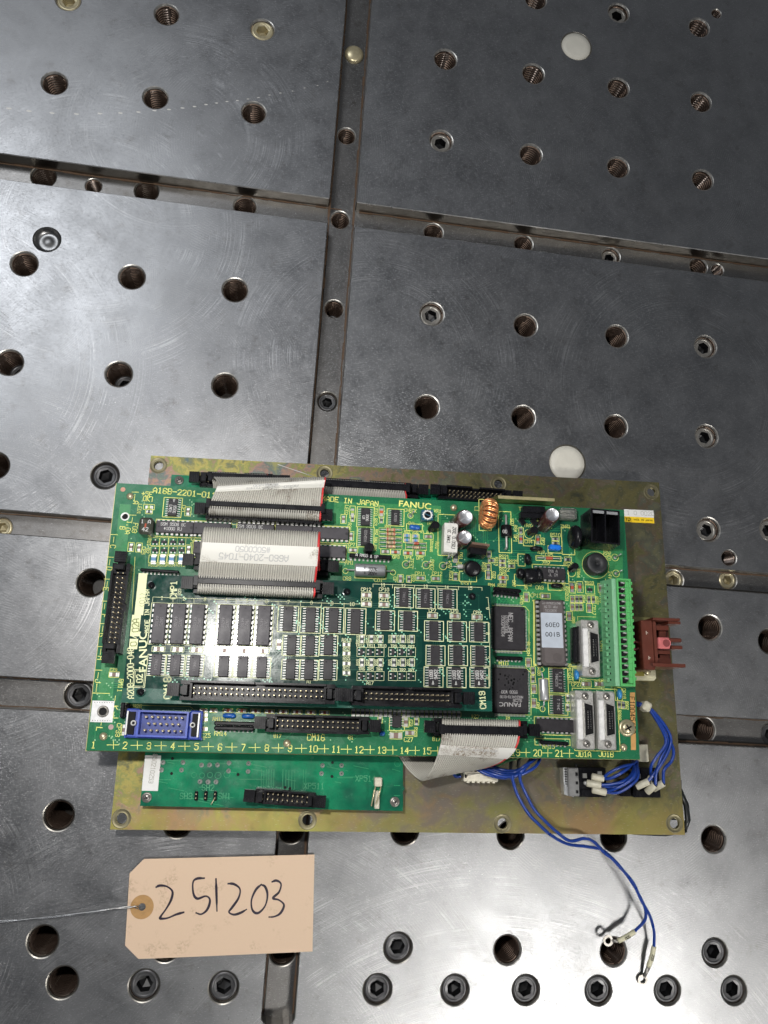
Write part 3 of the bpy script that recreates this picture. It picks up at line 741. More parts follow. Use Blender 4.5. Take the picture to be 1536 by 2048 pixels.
def to92(b, x, y, h=5.0, r=2.3, rz=0, lean=(.15, .25)):
    p = b.at(x, y, h + 1.5); mb = MB(); pts = []
    for i in range(13): a = math.radians(-50 + 280 * i / 12); pts.append((r * math.cos(a), r * math.sin(a)))
    n = len(pts); sh = lambda q, z: (q[0] + lean[0] * z, q[1] + lean[1] * z, z)
    mb._add([sh(q, 2) for q in pts] + [sh(q, 2 + h) for q in pts], [tuple(range(n, 2 * n))] + [(i, (i + 1) % n, n + (i + 1) % n, n + i) for i in range(n)], 0)
    for k in (-1.2, 0, 1.2): mb.tube([(k, -.8, 0), (k * .9 + lean[0] * 2, 0 + lean[1] * 2, 2.2)], .28, 5, 1)
    c = math.radians(rz); return mb.build('transistor', [PLAST, PIN], b.e, (p.x - lean[0] * h, p.y - lean[1] * h, 0), c)
def discap(b, x, y, h, w, t, rz, mats, name='disc_capacitor', lean=(0, 0)):
    """upright disc seen edge-on"""
    p = b.at(x, y, h * .6); mb = MB(); n = 20
    M = Matrix(((0, 0, 1), (1, 0, 0), (0, 1, 0)))
    mb.lathe([(.01, -t / 2), (w * .36, -t / 2), (w * .47, -t * .3), (w / 2, 0), (w * .47, t * .3), (w * .36, t / 2), (.01, t / 2)], 0, 0, n, 0, True, M)
    k = h / w
    mb.v = [(v[0] + lean[0] * (v[2] + w / 2), v[1] + lean[1] * (v[2] + w / 2), (v[2] + w / 2) * k + 1.0) for v in mb.v]
    for s in (-1, 1): mb.tube([(0, s * w * .3, 0), (0, s * w * .25, 1.8)], .3, 5, 1)
    return mb.build(name, mats, b.e, (p.x, p.y, 0), math.radians(rz))

# ------------------------------------------------------------------ ribbon cables
class Ribbon:
    def __init__(s, rows, n=6):
        """rows: list of (left point, right point); a smooth sheet through them"""
        L = cat_rom([r[0] for r in rows], n); R = cat_rom([r[1] for r in rows], n); s.L, s.R = L, R; s.n = n
    def pt(s, u, v):
        v = max(0, min(len(s.L) - 1.001, v)); i = int(v); f = v - i
        l = s.L[i].lerp(s.L[i + 1], f); r = s.R[i].lerp(s.R[i + 1], f); return l.lerp(r, u)
    def nrm(s, u, v):
        a = s.pt(min(1, u + .02), v) - s.pt(max(0, u - .02), v); b = s.pt(u, v + .3) - s.pt(u, v - .3)
        q = b.cross(a); return q.normalized() if q.length > 1e-9 else Vector((0, 0, 1))
    def sheet(s, wires, flip=1, red=True, r=.45, redleft=False, dirtyrows=None):
        mb = MB(); per = 5; M = wires * per + 1; rows = len(s.L); vs = []
        prof = [0.0, 0.0, .8, 1.0, .8]
        for side in (1, -1):
            for i in range(rows):
                nn = [s.nrm(u / 8, i) for u in range(9)]
                for k in range(M):
                    u = k / (M - 1); q = nn[min(8, int(u * 8 + .5))] * (flip * side * r * (.12 + .88 * prof[k % per])); vs.append(s.pt(u, i) + q)
        fs = []; o = rows * M
        for i in range(rows - 1):
            for k in range(M - 1):
                a = i * M + k; fs.append((a, a + 1, a + M + 1, a + M)); fs.append((o + a, o + a + M, o + a + M + 1, o + a + 1))
            for k in (0, M - 1): a = i * M + k; fs.append((a, a + M, o + a + M, o + a))
        mb._add(vs, fs, 0, True)
        j = 0
        for i in range(rows - 1):
            for k in range(M - 1):
                w_ = k // per; m = 2 if k % per == 0 and 0 < k < M - 2 else 1 if (red and ((w_ == wires - 1 and not redleft) or (w_ == 0 and redleft))) else 0
                mb.m[j] = m; mb.m[j + 1] = m; j += 2
            for k in (0, M - 1): mb.m[j] = 1 if (red and ((k > 0) != redleft)) else 0; j += 1
        return mb
    def patch(s, u0, u1, v0, v1, off, nu=8, nv=6, flip=1):
        mb = MB(); vs = []
        for j in range(nv + 1):
            for i in range(nu + 1):
                u = u0 + (u1 - u0) * i / nu; v = v0 + (v1 - v0) * j / nv; vs.append(s.pt(u, v) + s.nrm(u, v) * off * flip)
        mb._add(vs, [(j * (nu + 1) + i, j * (nu + 1) + i + 1, (j + 1) * (nu + 1) + i + 1, (j + 1) * (nu + 1) + i) for j in range(nv) for i in range(nu)], 0, True)
        return mb
    def words(s, mb0, u0, v0, du, dv, off, flip=1):
        """bend flat lettering (mm) on to the sheet; du,dv: mm -> u, v"""
        out = MB(); out.f = mb0.f; out.m = mb0.m; out.sm = mb0.sm
        out.v = [tuple(s.pt(u0 + x * du, v0 + y * dv) + s.nrm(u0 + x * du, v0 + y * dv) * off * flip) for x, y, z in mb0.v]
        return out
# ================================================================== mounting plate
pe = thing('mounting_plate', PLATE, 'large yellow-green chromated metal plate lying under all the green boards', 'metal plate')
corn = [tuple(PLATE.at(*c, 0)[:2]) for c in ((302, 911), (1318, 965), (1370, 1670), (220, 1659))]
PH = [(317,931),(649,947),(997,968),(1303,984),(243,1637),(615,1640),(1005,1647),(1349,1647)]
ph = [(*PLATE.at(x, y, 0)[:2], 2.7) for x, y in PH]
mb = MB(); holed([corn[::-1]], ph, 0, mb, 0, 24); holed([corn[::-1]], ph, -1.9, mb, 0, 24)
for i in range(4):
    a, b_ = corn[i], corn[(i + 1) % 4]; mb._add([(a[0], a[1], 0), (b_[0], b_[1], 0), (b_[0], b_[1], -1.9), (a[0], a[1], -1.9)], [(0, 1, 2, 3)], 1)
for x, y, r in ph: mb.lathe([(r, -1.9), (r, 0)], x, y, 24, 1)
mb.build('sheet', [ZINC, ZINCE], pe)
for x, y, r in ph:
    mb = MB(); mb.lathe([(5.0, .02), (4.9, .10), (4.6, .10), (4.5, .04), (r + .4, .04), (r + .2, .1), (r, .08), (r, -.5)], n=28); mb.build('pressed_rim', [mat('rim_chromate', (.19, .17, .10), .45, .7)], pe, (x, y, 0))
PB = Board.__new__(Board); PB.fr = PLATE; PB.e = pe
# housing of the parts fixed under the plate
a = [PLATE.at(1180, 1640, -1.9), PLATE.at(1366, 1640, -1.9), PLATE.at(1363, 1560, -1.9), PLATE.at(1180, 1560, -1.9)]
mb = MB(); mb.prism([tuple(q[:2]) for q in a], -24, -1.95); mb.build('rear_housing', [PLASTD], pe)
a = PLATE.at(1300, 1656, -2); mb = MB(); mb.tube([(-24, 0, -4), (-8, -3.0, -5), (10, -3.6, -4.6), (22, -1.5, -4)], 1.1, 7); mb.tube([(-20, 1, -6), (0, -2.5, -7.5), (20, -2.5, -6)], .9, 7)
mb.build('cable_end', [BLACKW], pe, (a.x, a.y, 0))
mb = MB(); q = PLATE.at(1374, 1625, -4); mb.tube([(q.x - 3, q.y + 12, -5), (q.x + .2, q.y + 4, -5), (q.x + .6, q.y - 4, -5), (q.x - 2, q.y - 9, -5)], 1.6, 7); mb.build('cable_end', [BLACKW], pe)
mb = MB(); q = PLATE.at(1282, 1506, 3); mb.bevbox(q.x, q.y, 0, 9, 9.5, 3, .4); mb.build('pad', [CREAMW], pe)
# sticker top right
mb = MB(); q = PLATE.at(1278, 1032, 0); mb.box(q.x, q.y + 1.6, .02, 19, 4.6, .12, 0); mb.box(q.x, q.y - 2.5, .02, 19, 3.6, .125, 1)
k = MB(); text(k, 'TD', q.x - 7.5, q.y - 2.5, 1.9, 0, .3, 2, .16); text(k, 'MADE IN JAPAN', q.x + 2.4, q.y - 2.5, 1.0, 0, .14, 2, .16); text(k, '1 0 0020', q.x + 1, q.y + 1.8, 2.4, 0, .22, 3, .16)
for f, m in zip(k.f, k.m): pass
mb._add(k.v, k.f, 0)
for i in range(len(k.m)): mb.m[len(mb.m) - len(k.m) + i] = k.m[i]
mb.build('sticker', [WHITEP, mat('yellow_ink', (.85, .58, .02), .4), PLASTD, mat('faint_ink', (.45, .44, .40), .5)], pe)
# thin scratch line
mb = MB(); a = PLATE.at(556, 929, 0); b_ = PLATE.at(636, 956, 0); mb.strip(a, b_, .35, .03); mb.build('scratch', [EDGE], pe)

# ================================================================== lower board
SB = Board('lower_board', SUBF, 'emerald board screwed on the metal plate, showing in front of and behind the big board', 'circuit board',
  [(343, 949), (990, 985), (1000, 1250), (806, 1350), (806, 1572), (810, 1577), (806, 1582), (806, 1622), (280, 1612)],
  pcb('emerald_mask', (.003, .095, .052), (.006, .25, .11), rough=.20))
for x, y in ((358, 960), (293, 1595), (790, 1604)): screw(SB, x, y, 1.9)
# exposed connectors at the back edge
h1 = header(SB, 415, 957, 545, 962, 17, latch=True, wid=8.5, hgt=8)
header(SB, 640, 969, 822, 980, 25, latch=True, wid=8.5, hgt=8)
header(SB, 893, 983, 1010, 992, 13, latch=True, wid=8.5, hgt=8)
hb = header(SB, 527, 1593, 613, 1600, 10, latch=True, wid=7.2, hgt=8)
# sticker with serial number
p = SB.at(303, 1546); mb = MB(); mb.box(p.x, p.y, .03, 8.2, 17.5, .12); k = MB(); text(k, '850210253', p.x + .6, p.y + 2.2, 2.2, -94, .26, 1, .17, 1.0, .8); mb._add(k.v, k.f, 1)
mb.build('sticker', [WHITEP, mat('faint_ink', (.45, .44, .40), .5)], SB.e)
# solder pads and the little posts
for x, y in ((326,1525),(323,1540),(366,1525),(363,1540),(403,1530),(419,1530),(435,1530),(458,1526),(457,1542),(497,1527),(496,1543),(400,1563),(416,1564),(432,1564),(645,1531),(643,1547),(683,1531),(683,1547)):
    p = SB.at(x, y); SB.pad.lathe([(1.25, .02), (.9, .5), (.3, .9)], p.x, p.y, 12, 0)
mb = SB.pad; mb.build('solder_joints', [PIN], SB.e); SB.pad = MB()
for x, y in ((345,1517),(343,1547),(476,1549),(665,1525),(664,1553),(570,1575),(580,1577)):
    p = SB.at(x, y); SB.tr.disc(p.x, p.y, .8, .03, 0, 10)
rd = random.Random(11)
for x in (523,528,533,538,543,548,566,572,578,584,590,607,612):
    SB.tr.strip(SB.at(x, 1538 + rd.random() * 3), SB.at(x - 1, 1578 + rd.random() * 6), .28, .025, 1)
for i in range(26):
    x = rd.uniform(295, 790); y = rd.uniform(1520, 1605); l = rd.uniform(10, 60); a = SB.at(x, y); q = SB.at(min(800, x + l), y + rd.choice((0, 0, l * .2))); SB.tr.strip(a, q, .3, .022, 1)
for x, y, r in ((388,1550,5),(404,1551,5),(420,1550,5),(436,1551,6),(454,1549,6),(795,1527,6)): p = SB.at(x, y); SB.tr.disc(p.x, p.y, r / 3.5, .03, 1, 18, r / 3.5 - .22)
SB.tr.build('traces', [PLASTD, mat('emerald_trace', (.02, .26, .11), .3)], SB.e)
for s, x, y in (('SH2', 416, 1575), ('SH3', 372, 1592), ('SH1', 449, 1592), ('XP511', 628, 1572), ('XP514', 731, 1557)):
    SB.silk = MB(); SB.txt(s, x, y, 10, 0, .26); SB.silk.build('faded_print', [mat('faded_print', (.05, .32, .15), .5)], SB.e)
for x in (392, 411, 430):
    p = SB.at(x, 1592, 2); mb = MB(); mb.bevbox(0, 0, 0, 1.7, 4.6, 1.8, .4); mb.tube([(0, -1, 1.6), (0, -1, 3)], .35, 6, 1); mb.tube([(0, 1, 1.6), (0, 1, 3)], .35, 6, 1)
    if x == 430: mb.tube([(0, -1, 3), (-1.6, -4, 3.2)], .25, 5, 1)
    mb.build('jumper_post', [PLAST, GOLD], SB.e, (p.x, p.y, 0))
p = SB.at(756, 1588, 4); mb = MB(); mb.bevbox(0, 6, 0, 4, 4.5, 5, .4); mb.bevbox(-.3, -3, 0, 2.6, 9, 3.2, .4); mb.tube([(-1.6, 3.5, 5), (-2.2, 1.5, 6), (-3.4, -6, 4)], .35, 6, 1); mb.tube([(1.4, 3.5, 5), (.6, 1, 6), (-1, -5, 4)], .35, 6, 1)
mb.build('small_plug', [CREAMW, GOLD], SB.e, (p.x, p.y, 0))
# back connectors' ribbon stubs and their clamp bars
def idc(parent, fr, x0, y0, x1, y1, zc, wires, L=None, front=True, back=True, name='ribbon_plug', dz=0, wid=6.0, barw=2.6):
    A = fr.at(x0, y0, zc); B = fr.at(x1, y1, zc); d = B - A; L = math.hypot(d.x, d.y); c = (A + B) / 2; ang = math.atan2(d.y, d.x)
    mb = MB(); mb.box(0, 0, zc - 8, L, wid - .6, 7.0, 0); mb.bevbox(0, 0, zc - 1.2, L + 1.2, barw, 1.2, .2, 0); mb.box(0, -.0, zc - .02, L - 1, barw * .32, .12, 0)
    for s in (-1, 1): mb.box(s * (L / 2 + 1.0), 0, zc - 9, 2.0, wid * .8, 9.6, 0)
    return mb.build(name, [PLAST], parent, (c.x, c.y, 0), ang), c, ang, L

# ================================================================== main board
MB_ = Board('main_board', MAINF, 'large green circuit board crowded with parts, numbered along its front edge', 'circuit board',
  [(233, 966), (1248, 1020), (1280, 1519), (172, 1501)], GREEN)
mbq = MB()
a = [MAINF.at(x, y, 0) for x, y in ((233, 966), (1248, 1020), (1280, 1519), (172, 1501))]
cc = (a[0] + a[1] + a[2] + a[3]) / 4
mbq.prism([tuple((q + (q - cc).normalized() * .9)[:2]) for q in a], -4.2, -2.2)
tray = mbq.build('support_tray', [ZINCE], MB_.e)
mb = MB()
for x, y in ((250, 1010), (600, 1100), (1100, 1100), (250, 1400), (700, 1400), (1150, 1400)):
    p = MAINF.at(x, y, -4); mb = MB(); mb.lathe([(3, -29), (3, -4.2)], 0, 0, 6); mb.build('standoff', [ZINCE], MB_.e, (p.x, p.y, 0))
# upright tab behind the coil
p0 = MAINF.at(968, 1004, 0); p1 = MAINF.at(1100, 1011, 0); mb = MB(); d = (p1 - p0); d.z = 0; d.normalize(); n_ = Vector((-d.y, d.x, 0)) * 1.8
q0 = p0 + d * 6
for A, B in ((p0, p1),):
    lo = [p0 + Vector((0, 0, -4)), p1 + Vector((0, 0, -4))]; hi = [q0 + Vector((0, 0, 8.5)), p1 + Vector((0, 0, 8.5))]
    mb.hexa([lo[0], lo[1], lo[1] + n_, lo[0] + n_], [hi[0], hi[1], hi[1] + n_, hi[0] + n_])
for A, C in ((q0, p1),):
    A = A + Vector((0, 0, 8.52)); C = C + Vector((0, 0, 8.52)); mb._add([A, C, C + n_, A + n_], [(0, 1, 2, 3)], 1)
mb.build('upright_tab', [mat('tab_chromate', (.27, .27, .10), .35, .85), mat('tab_edge', (.62, .55, .30), .35, .7)], MB_.e)
B = MB_
# copper areas under the mask (flat, part of the board)
def area_poly(b, pts, m, z, name):
    mb = MB(); mb._add([(*b.at(x, y)[:2], z) for x, y in pts][::-1], [tuple(range(len(pts)))]); return mb.build(name, [m], b.e)
area_poly(B, [(668, 1003), (882, 1012), (885, 1166), (668, 1150)], GREENB, .02, 'copper_area')
area_poly(B, [(884, 1040), (898, 1041), (893, 1118), (885, 1118)], GREENB, .02, 'copper_area')
area_poly(B, [(886, 1050), (1130, 1040), (1150, 1175), (886, 1168)], GREEND, .02, 'copper_area')
area_poly(B, [(1150, 1090), (1245, 1098), (1246, 1158), (1152, 1156)], GREENB, .02, 'copper_area')
area_poly(B, [(1000, 1180), (1212, 1170), (1216, 1240), (1150, 1300), (1080, 1300)], GREENB, .015, 'copper_area')
area_poly(B, [(240, 1008), (262, 1009), (225, 1400), (195, 1400)], GREENB, .02, 'copper_area')
area_poly(B, [(1270, 1385), (1272, 1500), (1262, 1500), (1260, 1385)], mat('bare_copper_strip', (.55, .30, .10), .45), .03, 'copper_strip')
# traces
rd = random.Random(5)
def trace_field(b, n, box, mb, L=(15, 90), w=.22, z=.03, m=0):
    for i in range(n):
        x = rd.uniform(box[0], box[2]); y = rd.uniform(box[1], box[3]); pts = [(x, y)]; d = rd.choice(((1, 0), (0, 1), (-1, 0), (0, -1)))
        for k in range(rd.randint(1, 3)):
            l = rd.uniform(*L) * (.35 if k else 1); x += d[0] * l; y += d[1] * l
            x = max(box[0], min(box[2], x)); y = max(box[1], min(box[3], y)); pts.append((x, y))
            d = (d[0] + rd.choice((-1, 1)) * abs(d[1]), d[1] + rd.choice((-1, 1)) * abs(d[0])) if rd.random() < .6 else rd.choice(((1, 0), (0, 1)))
        k = rd.randint(1, 3)
        for j in range(k):
            q = [b.at(px + j * 4, py + j * 4) for px, py in pts]
            for A, C in zip(q, q[1:]): mb.strip(A, C, w, z, m)
            for e in (q[0], q[-1]): mb.disc(e.x, e.y, .38, z + .01, 1, 7)
trace_field(B, 60, (680, 1020, 1200, 1160), B.tr); trace_field(B, 45, (990, 1180, 1200, 1480), B.tr); trace_field(B, 30, (260, 1000, 690, 1140), B.tr); trace_field(B, 26, (400, 1425, 1130, 1480), B.tr); trace_field(B, 10, (190, 1350, 250, 1480), B.tr)
B.tr.build('traces', [TRACEL, mat('via_tin', (.30, .55, .30), .35)], B.e)

# --- rivets, screws, pads
for x, y in ((260, 992), (908, 1015), (206, 1473), (574, 1487), (1248, 1495)): rivet(B, x, y)
screw(B, 1256, 1456, 3.3, m=SCREWB)
for x, y, c in ((246, 979, (.55, .28, .2)), (222, 1454, (.42, .30, .28))):
    p = B.at(x, y); mb = MB(); mb.disc(p.x, p.y, 1.3, .05, 0, 16); mb.build('round_pad', [mat('pad%d' % x, c, .5)], B.e)
p = B.at(250, 1033); mb = MB(); mb.lathe([(2.3, .04), (1.7, .1), (1.5, .02)], p.x, p.y, 20, 0); mb.disc(p.x, p.y, 1.5, .035, 1, 20); mb.build('fixing_hole', [TIN, PLASTD], B.e)
p = B.at(205, 1423); mb = MB(); mb.box(p.x, p.y, .02, 10.8, 10.4, .25, 0); mb.lathe([(2.9, .3), (2.6, 1.1), (2.0, 1.1), (1.8, .3)], p.x + .3, p.y, 20, 1); mb.disc(p.x + .3, p.y, 1.9, .32, 2, 16)
for i in range(8):
    for j in (-4.4, 4.4): mb.disc(p.x - 4.2 + i * 1.2, p.y + j, .22, .29, 2, 6)
mb.build('white_pad', [mat('silver_pad', (.62, .62, .62), .45, .3), SCREWG, PLASTD], B.e)

# --- upper left group
SO16 = soic(8, 4.4, 10.0)
def soset(lst, n=8, bw=4.6, bl=10.0, b=B, box=(38, 40), lab=None, dark=True, z=2.2):
    pr = soic(n, bw, bl, dark=dark)
    for q in lst:
        o = put(b, pr, q[0], q[1], z, 0 if len(q) < 3 else math.radians(q[2]))
        if box: b.rect(q[0], q[1] + 1, box[0], box[1])
def mark(b, s_, x, y, z, h, ang, m=WHITEP, lw=.16, name='marking', par=None, adv=1.0):
    p = b.at(x, y, z); mb = MB(); lines = s_ if isinstance(s_, list) else [s_]
    for i, l in enumerate(lines):
        k = ((len(lines) - 1) / 2 - i) * h * 1.5; a = math.radians(ang)
        text(mb, l, p.x - math.sin(a) * k, p.y + math.cos(a) * k, h, ang, lw, 0, z, adv, .8)
    return mb.build(name, [m], b.e)
GREYINK = mat('grey_ink', (.34, .33, .33), .5); DIMINK = mat('dim_ink', (.16, .15, .16), .5)
soset([(345, 1014)], 8, 4.8, 9.6, box=(37, 39)); mark(B, ['^', '9506', 'LM01'][1:], 345, 1018, 2.3, 1.5, -94); mark(B, '^', 348, 1001, 2.3, 1.6, 180)
D16 = dip(8)
for x, y in ((349, 1054), (424, 1057), (511, 1059), (588, 1062), (661, 1066)):
    put(B, D16, x, y, 4.4, math.pi / 2); B.rect(x, y + 3, 76, 34)
for x, y in ((424, 1096), (511, 1099), (588, 1100), (655, 1103)):
    put(B, D16, x, y, 4.4, math.pi / 2); B.rect(x, y + 3, 76, 34)
mark(B, ['SSM 9508 8C', '*1000 RJ'], 346, 1053, 4.5, 1.6, 0); mark(B, 'SSM 9508 8C', 500, 1053, 4.5, 1.7, 0)
S(B, [(x, y) for x in (310, 328, 346, 363) for y in (1083.5, 1100.5)], 's', 90)
for x in (310, 328, 346, 363):
    for y in (1083.5, 1100.5): B.rect(x, y, 17, 16, .18)
S(B, [(307, 1118), (325, 1118), (343, 1118), (362, 1118)], 'b', 0, 2.4, 3.4, (19, 15))
S(B, [(376, 1023), (278, 1095), (262, 1094), (377, 1099)], 'c', 0, 1.4, 2.6, (12, 18))
S(B, [(298, 1014)], 'y', 90, 1.5, 2.6, (22, 10)); S(B, [(298, 1023)], 'r', 90, 1.2, 2.0, (14, 9))
for i, x in enumerate((307, 325, 343, 362)): B.txt('RS1%d' % (i + 2), x - 1, 1130, 5.2, -1, .16)
sip(B, 280, 1139, 358, 1144, 5.0, 1.7, 10)
p = B.at(291, 1051, 9); mb = MB(); mb.bevbox(0, 0, .5, 7.2, 9.2, 8.5, 1.2, 0); o = mb.build('fuse', [SMOKE], B.e, (p.x, p.y, 0)); mb = MB(); text(mb, '1 A', 0, 2.2, 1.9, 0, .2, 0, 9.06); text(mb, '42', 0, -2.0, 1.9, 0, .2, 0, 9.06); mb.box(0, 0, 9.0, .9, 2.2, .05, 1); mb.build('marking', [WHITEP, GLASSR], o)
header(B, 240, 1142, 222, 1287, 17, wid=9.0, hgt=9)
B.txt('A16B-2201-011', 369, 985.5, 10.5, -2.5, .40, 1.0, .95)
B.txt('+5E', 294, 988, 9, -3, .3); B.txt('OK!', 297, 998, 9, -3, .3); B.txt('LED1', 279, 1018, 6.5, -93, .2); B.txt('F03', 270, 1056, 8.5, -94, .26); B.txt('1.0A', 257, 1055, 8.5, -94, .26); B.txt('CP1', 367, 1018, 6.5, -93, .2); B.txt('CP5', 287, 1101, 6.5, -93, .2); B.txt('CP6', 385, 1082, 6, -93, .2)
B.txt('RSI-B2', 297, 1092, 6, -93, .2)
# letters down the left edge, with ticks
for x, y, c in ((272, 1005, 'A'), (245, 1056, 'B'), (226, 1093, 'C'), (219, 1137, 'D'), (212, 1178, 'E'), (209, 1232, 'F'), (204, 1270, 'G'), (201, 1316, 'H'), (196, 1362, 'J'), (230, 1415, 'K'), (198.5, 1458, 'L')): B.txt(c, x, y, 9.5, -94, .3)
for x, y in ((270, 984), (265, 1030), (228, 1069), (220, 1114), (215, 1158), (210, 1202), (206, 1247), (202, 1293), (197, 1340)): B.line([(x - 6, y), (x + 7, y + .5)], .3); B.line([(x, y + 5), (x - 1.5, y + 16)], .28)
B.line([(185, 1386), (219, 1387)], .3); B.line([(231, 1392), (229, 1405)], .3); B.line([(228, 1424), (226, 1436)], .3); B.line([(224, 1436), (236, 1436)], .3); B.line([(203, 1443), (202, 1450)], .3); B.line([(194, 1368), (192, 1384)], .28)
# ruler along the front edge
for i in range(1, 22):
    x = 187 if i == 1 else 250 + 48 * (i - 2) - .12 * (i - 2) ** 2; yb = 1489.5 + (x - 187) * .0185; B.txt(str(i), x, yb, 11, -1, .34)
for k in range(21):
    x = 227 + 48 * k - .12 * k * k; y = 1489 + (x - 187) * .0185; B.line([(x, y - 8), (x, y + 8)], .3); B.line([(x - 13, y), (x + (10 if k < 9 else 8), y)], .3)
# --- middle group
soset([(731, 1033), (731, 1073)], 8, 4.9, 9.8, box=(34, 40)); soset([(791, 1034)], 7, 4.6, 8.6, box=(34, 34)); mark(B, 'CD14538', 731, 1072, 2.3, 1.3, -93, GREYINK); mark(B, 'LM393', 791, 1035, 2.3, 1.3, -93, GREYINK); mark(B, ['9506', 'LM'], 731, 1035, 2.3, 1.3, -93)
S(B, [(705, 1024)], 'y', 0, 1.6, 2.8, (11, 24)); S(B, [(763, 1024)], 'o', 0, 1.8, 2.8, (10, 24)); S(B, [(705, 1037), (763, 1040)], 'r', 0, 1.2, 2.0, (8, 12))
S(B, [(687, 1038), (702, 1072)], 'c', 0, 1.5, 2.6, (11, 18)); S(B, [(706, 1100), (771, 1103), (841, 1156), (872, 1157), (857, 1073)], 'c', 90, 1.5, 2.6, (19, 11)); S(B, [(801, 1157)], 'c', 0, 1.5, 2.6, (11, 16)); S(B, [(818, 1158)], 'r', 0, 1.3, 2.2, (10, 14))
testpin(B, 821, 1031, 6); testpin(B, 812, 1129, 8); testpin(B, 852, 1130, 8); testpin(B, 886, 1132, 8)
p = B.at(855, 1030, 5); mb = MB(); mb.bevbox(0, 0, 0, 6.6, 6.0, 5, .3, 0); mb.lathe([(2.6, 5.0), (2.6, 5.4), (1.9, 5.4)], 0, 0, 24, 1, False); mb.disc(0, 0, 1.9, 5.3, 2, 20); mb.strip((-1.3, .5), (1.3, -.5), .5, 5.36, 0)
for i in range(12): a = i * math.pi / 6; mb.box(2.65 * math.cos(a), 2.65 * math.sin(a), 5.0, .55, .5, .4, 1, a)
mb.build('trimmer', [TEALP, WHITEP, PLAST], B.e, (p.x, p.y, 0))
p = B.at(830, 1054, 3); mb = MB(); M = Matrix(((0, 0, 1), (0, 1, 0), (-1, 0, 0))); mb.lathe([(.01, -3.1), (1.1, -2.9), (1.5, -2), (1.5, 2), (1.1, 2.9), (.01, 3.1)], 0, 0, 14, 0, True, M); mb.v = [(v[0], v[1], v[2] + 2) for v in mb.v]; mb.build('film_capacitor', [BLUEC], B.e, (p.x, p.y, 0), -.06); B.rect(829, 1055, 32, 14)
to92(B, 869, 1052, 5, 2.3, 0, (.25, .2)); to92(B, 738, 1096, 5, 2.6, 0, (.1, .15))
RB = [BAND[0], PIN, BAND[1], BAND[2], BAND[3]]; RB2 = [mat('resistor_buff', (.50, .44, .30), .4), PIN, BAND[2], BAND[1], BAND[3]]
for i, (x, y, mm, bs) in enumerate(((781, 1060.5, RB, (1, 2, 3, 1)), (781, 1069, RB, (1, 3, 2, 1)), (781, 1078, RB2, (2, 1, 3, 1)), (781, 1086, RB2, (3, 1, 1, 2)), (781, 1094, RB2, (1, 2, 2, 3)))):
    axial(B, x - 22, y - .6, x + 22, y + .6, 1.05, .42, mm, bands=bs, lead=.28, z=1.3); B.rect(x, y, 46, 8, .18)
axial(B, 812, 1086.5, 852, 1088.5, .85, .24, [GLASSR, PIN], name='glass_diode', z=1.1); axial(B, 812, 1095, 852, 1096.5, 1.05, .40, RB2, bands=(1, 2, 3, 1), z=1.3)
B.rect(832, 1088, 42, 8, .18); B.rect(832, 1096, 42, 8, .18)
S(B, [(814, 1071), (831, 1072), (814, 1080), (831, 1081)], 'b', 90, 1.6, 2.2); B.rect(814, 1076, 14, 18); B.rect(831, 1077, 14, 18)
for x, y in ((791, 1104), (816, 1106), (841, 1106)): S(B, [(x, y)], 'd', 90, 1.5, 3.0, (19, 11))
sip(B, 699, 1110, 783, 1115, 5.0, 2.4, 10); mark(B, 'A RM03 ^ SP', 734, 1111.5, 5.1, 1.5, -4)
axial(B, 691, 1142, 786, 1145, 3.5, .63, [ALU, PIN], lead=.35, z=3.8, name='tantalum_capacitor', n=26); mark(B, ['E 337K', '+ 20V+'], 741, 1142, 7.35, 1.6, -2, PLASTD, .2)
B.ring(691, 1142, 5.5); B.ring(786, 1145, 5.5); B.rect(741, 1144, 62, 26)
bold(B.silk, 'FANUC', *B.at(830, 1010)[:2], 3.6, -3, 0, .06, 1.15, .02)
B.txt('MADE IN JAPAN', 700, 1002, 9.6, -3, .36, 1.0, .98); B.txt('CHECK', 821, 1021, 6.5, -3, .22); B.txt('VR1', 875, 1022, 6.5, -3, .22); B.txt('LED2', 693, 1020, 6.5, -93, .2); B.txt('LED3', 752, 1022, 6.5, -93, .2); B.txt('RS3', 751, 1044, 6.5, -93, .2); B.txt('RS2', 699, 1053, 6.5, -93, .2)
for s, x, y, a, h in (('CV1', 823, 1047, -2, 6), ('TR1', 860, 1047, -2, 6), ('RA1', 776, 1053, 0, 5.5), ('RA2 RA3 RA4', 752, 1080, -93, 5), ('K1 A R', 853, 1064, 0, 5), ('RS6', 831, 1064, 0, 5), ('RS5', 814, 1063, 0, 5), ('RS8', 840, 1082, 0, 5), ('ZO1RA6', 863, 1092, -93, 5), ('CP7', 703, 1089, 0, 6), ('RM1', 699, 1125, 0, 7), ('DP3', 792, 1114, 0, 6), ('DP4', 816, 1115, 0, 6), ('DP5', 840, 1116, 0, 6), ('TEST', 823, 1127, -93, 7), ('GND2', 864, 1130, -93, 7), ('+5V', 899, 1129, -93, 7), ('CP8', 694, 1157, 0, 7), ('CD1', 757, 1160, 0, 7), ('CP11', 840, 1147, 0, 6.5), ('CP12', 874, 1147, 0, 6.5), ('CP', 790, 1158, -93, 6), ('RS2', 826, 1156, -93, 6), ('RSX1', 902, 1152, -93, 6.5), ('RG1', 874, 1091, -93, 6.5), ('DG1', 922, 1112, -93, 6), ('ZDX', 918, 1127, 0, 5.5), ('CSX1', 933, 1168, 0, 7)):
    B.txt(s, x, y, h, a, .2)
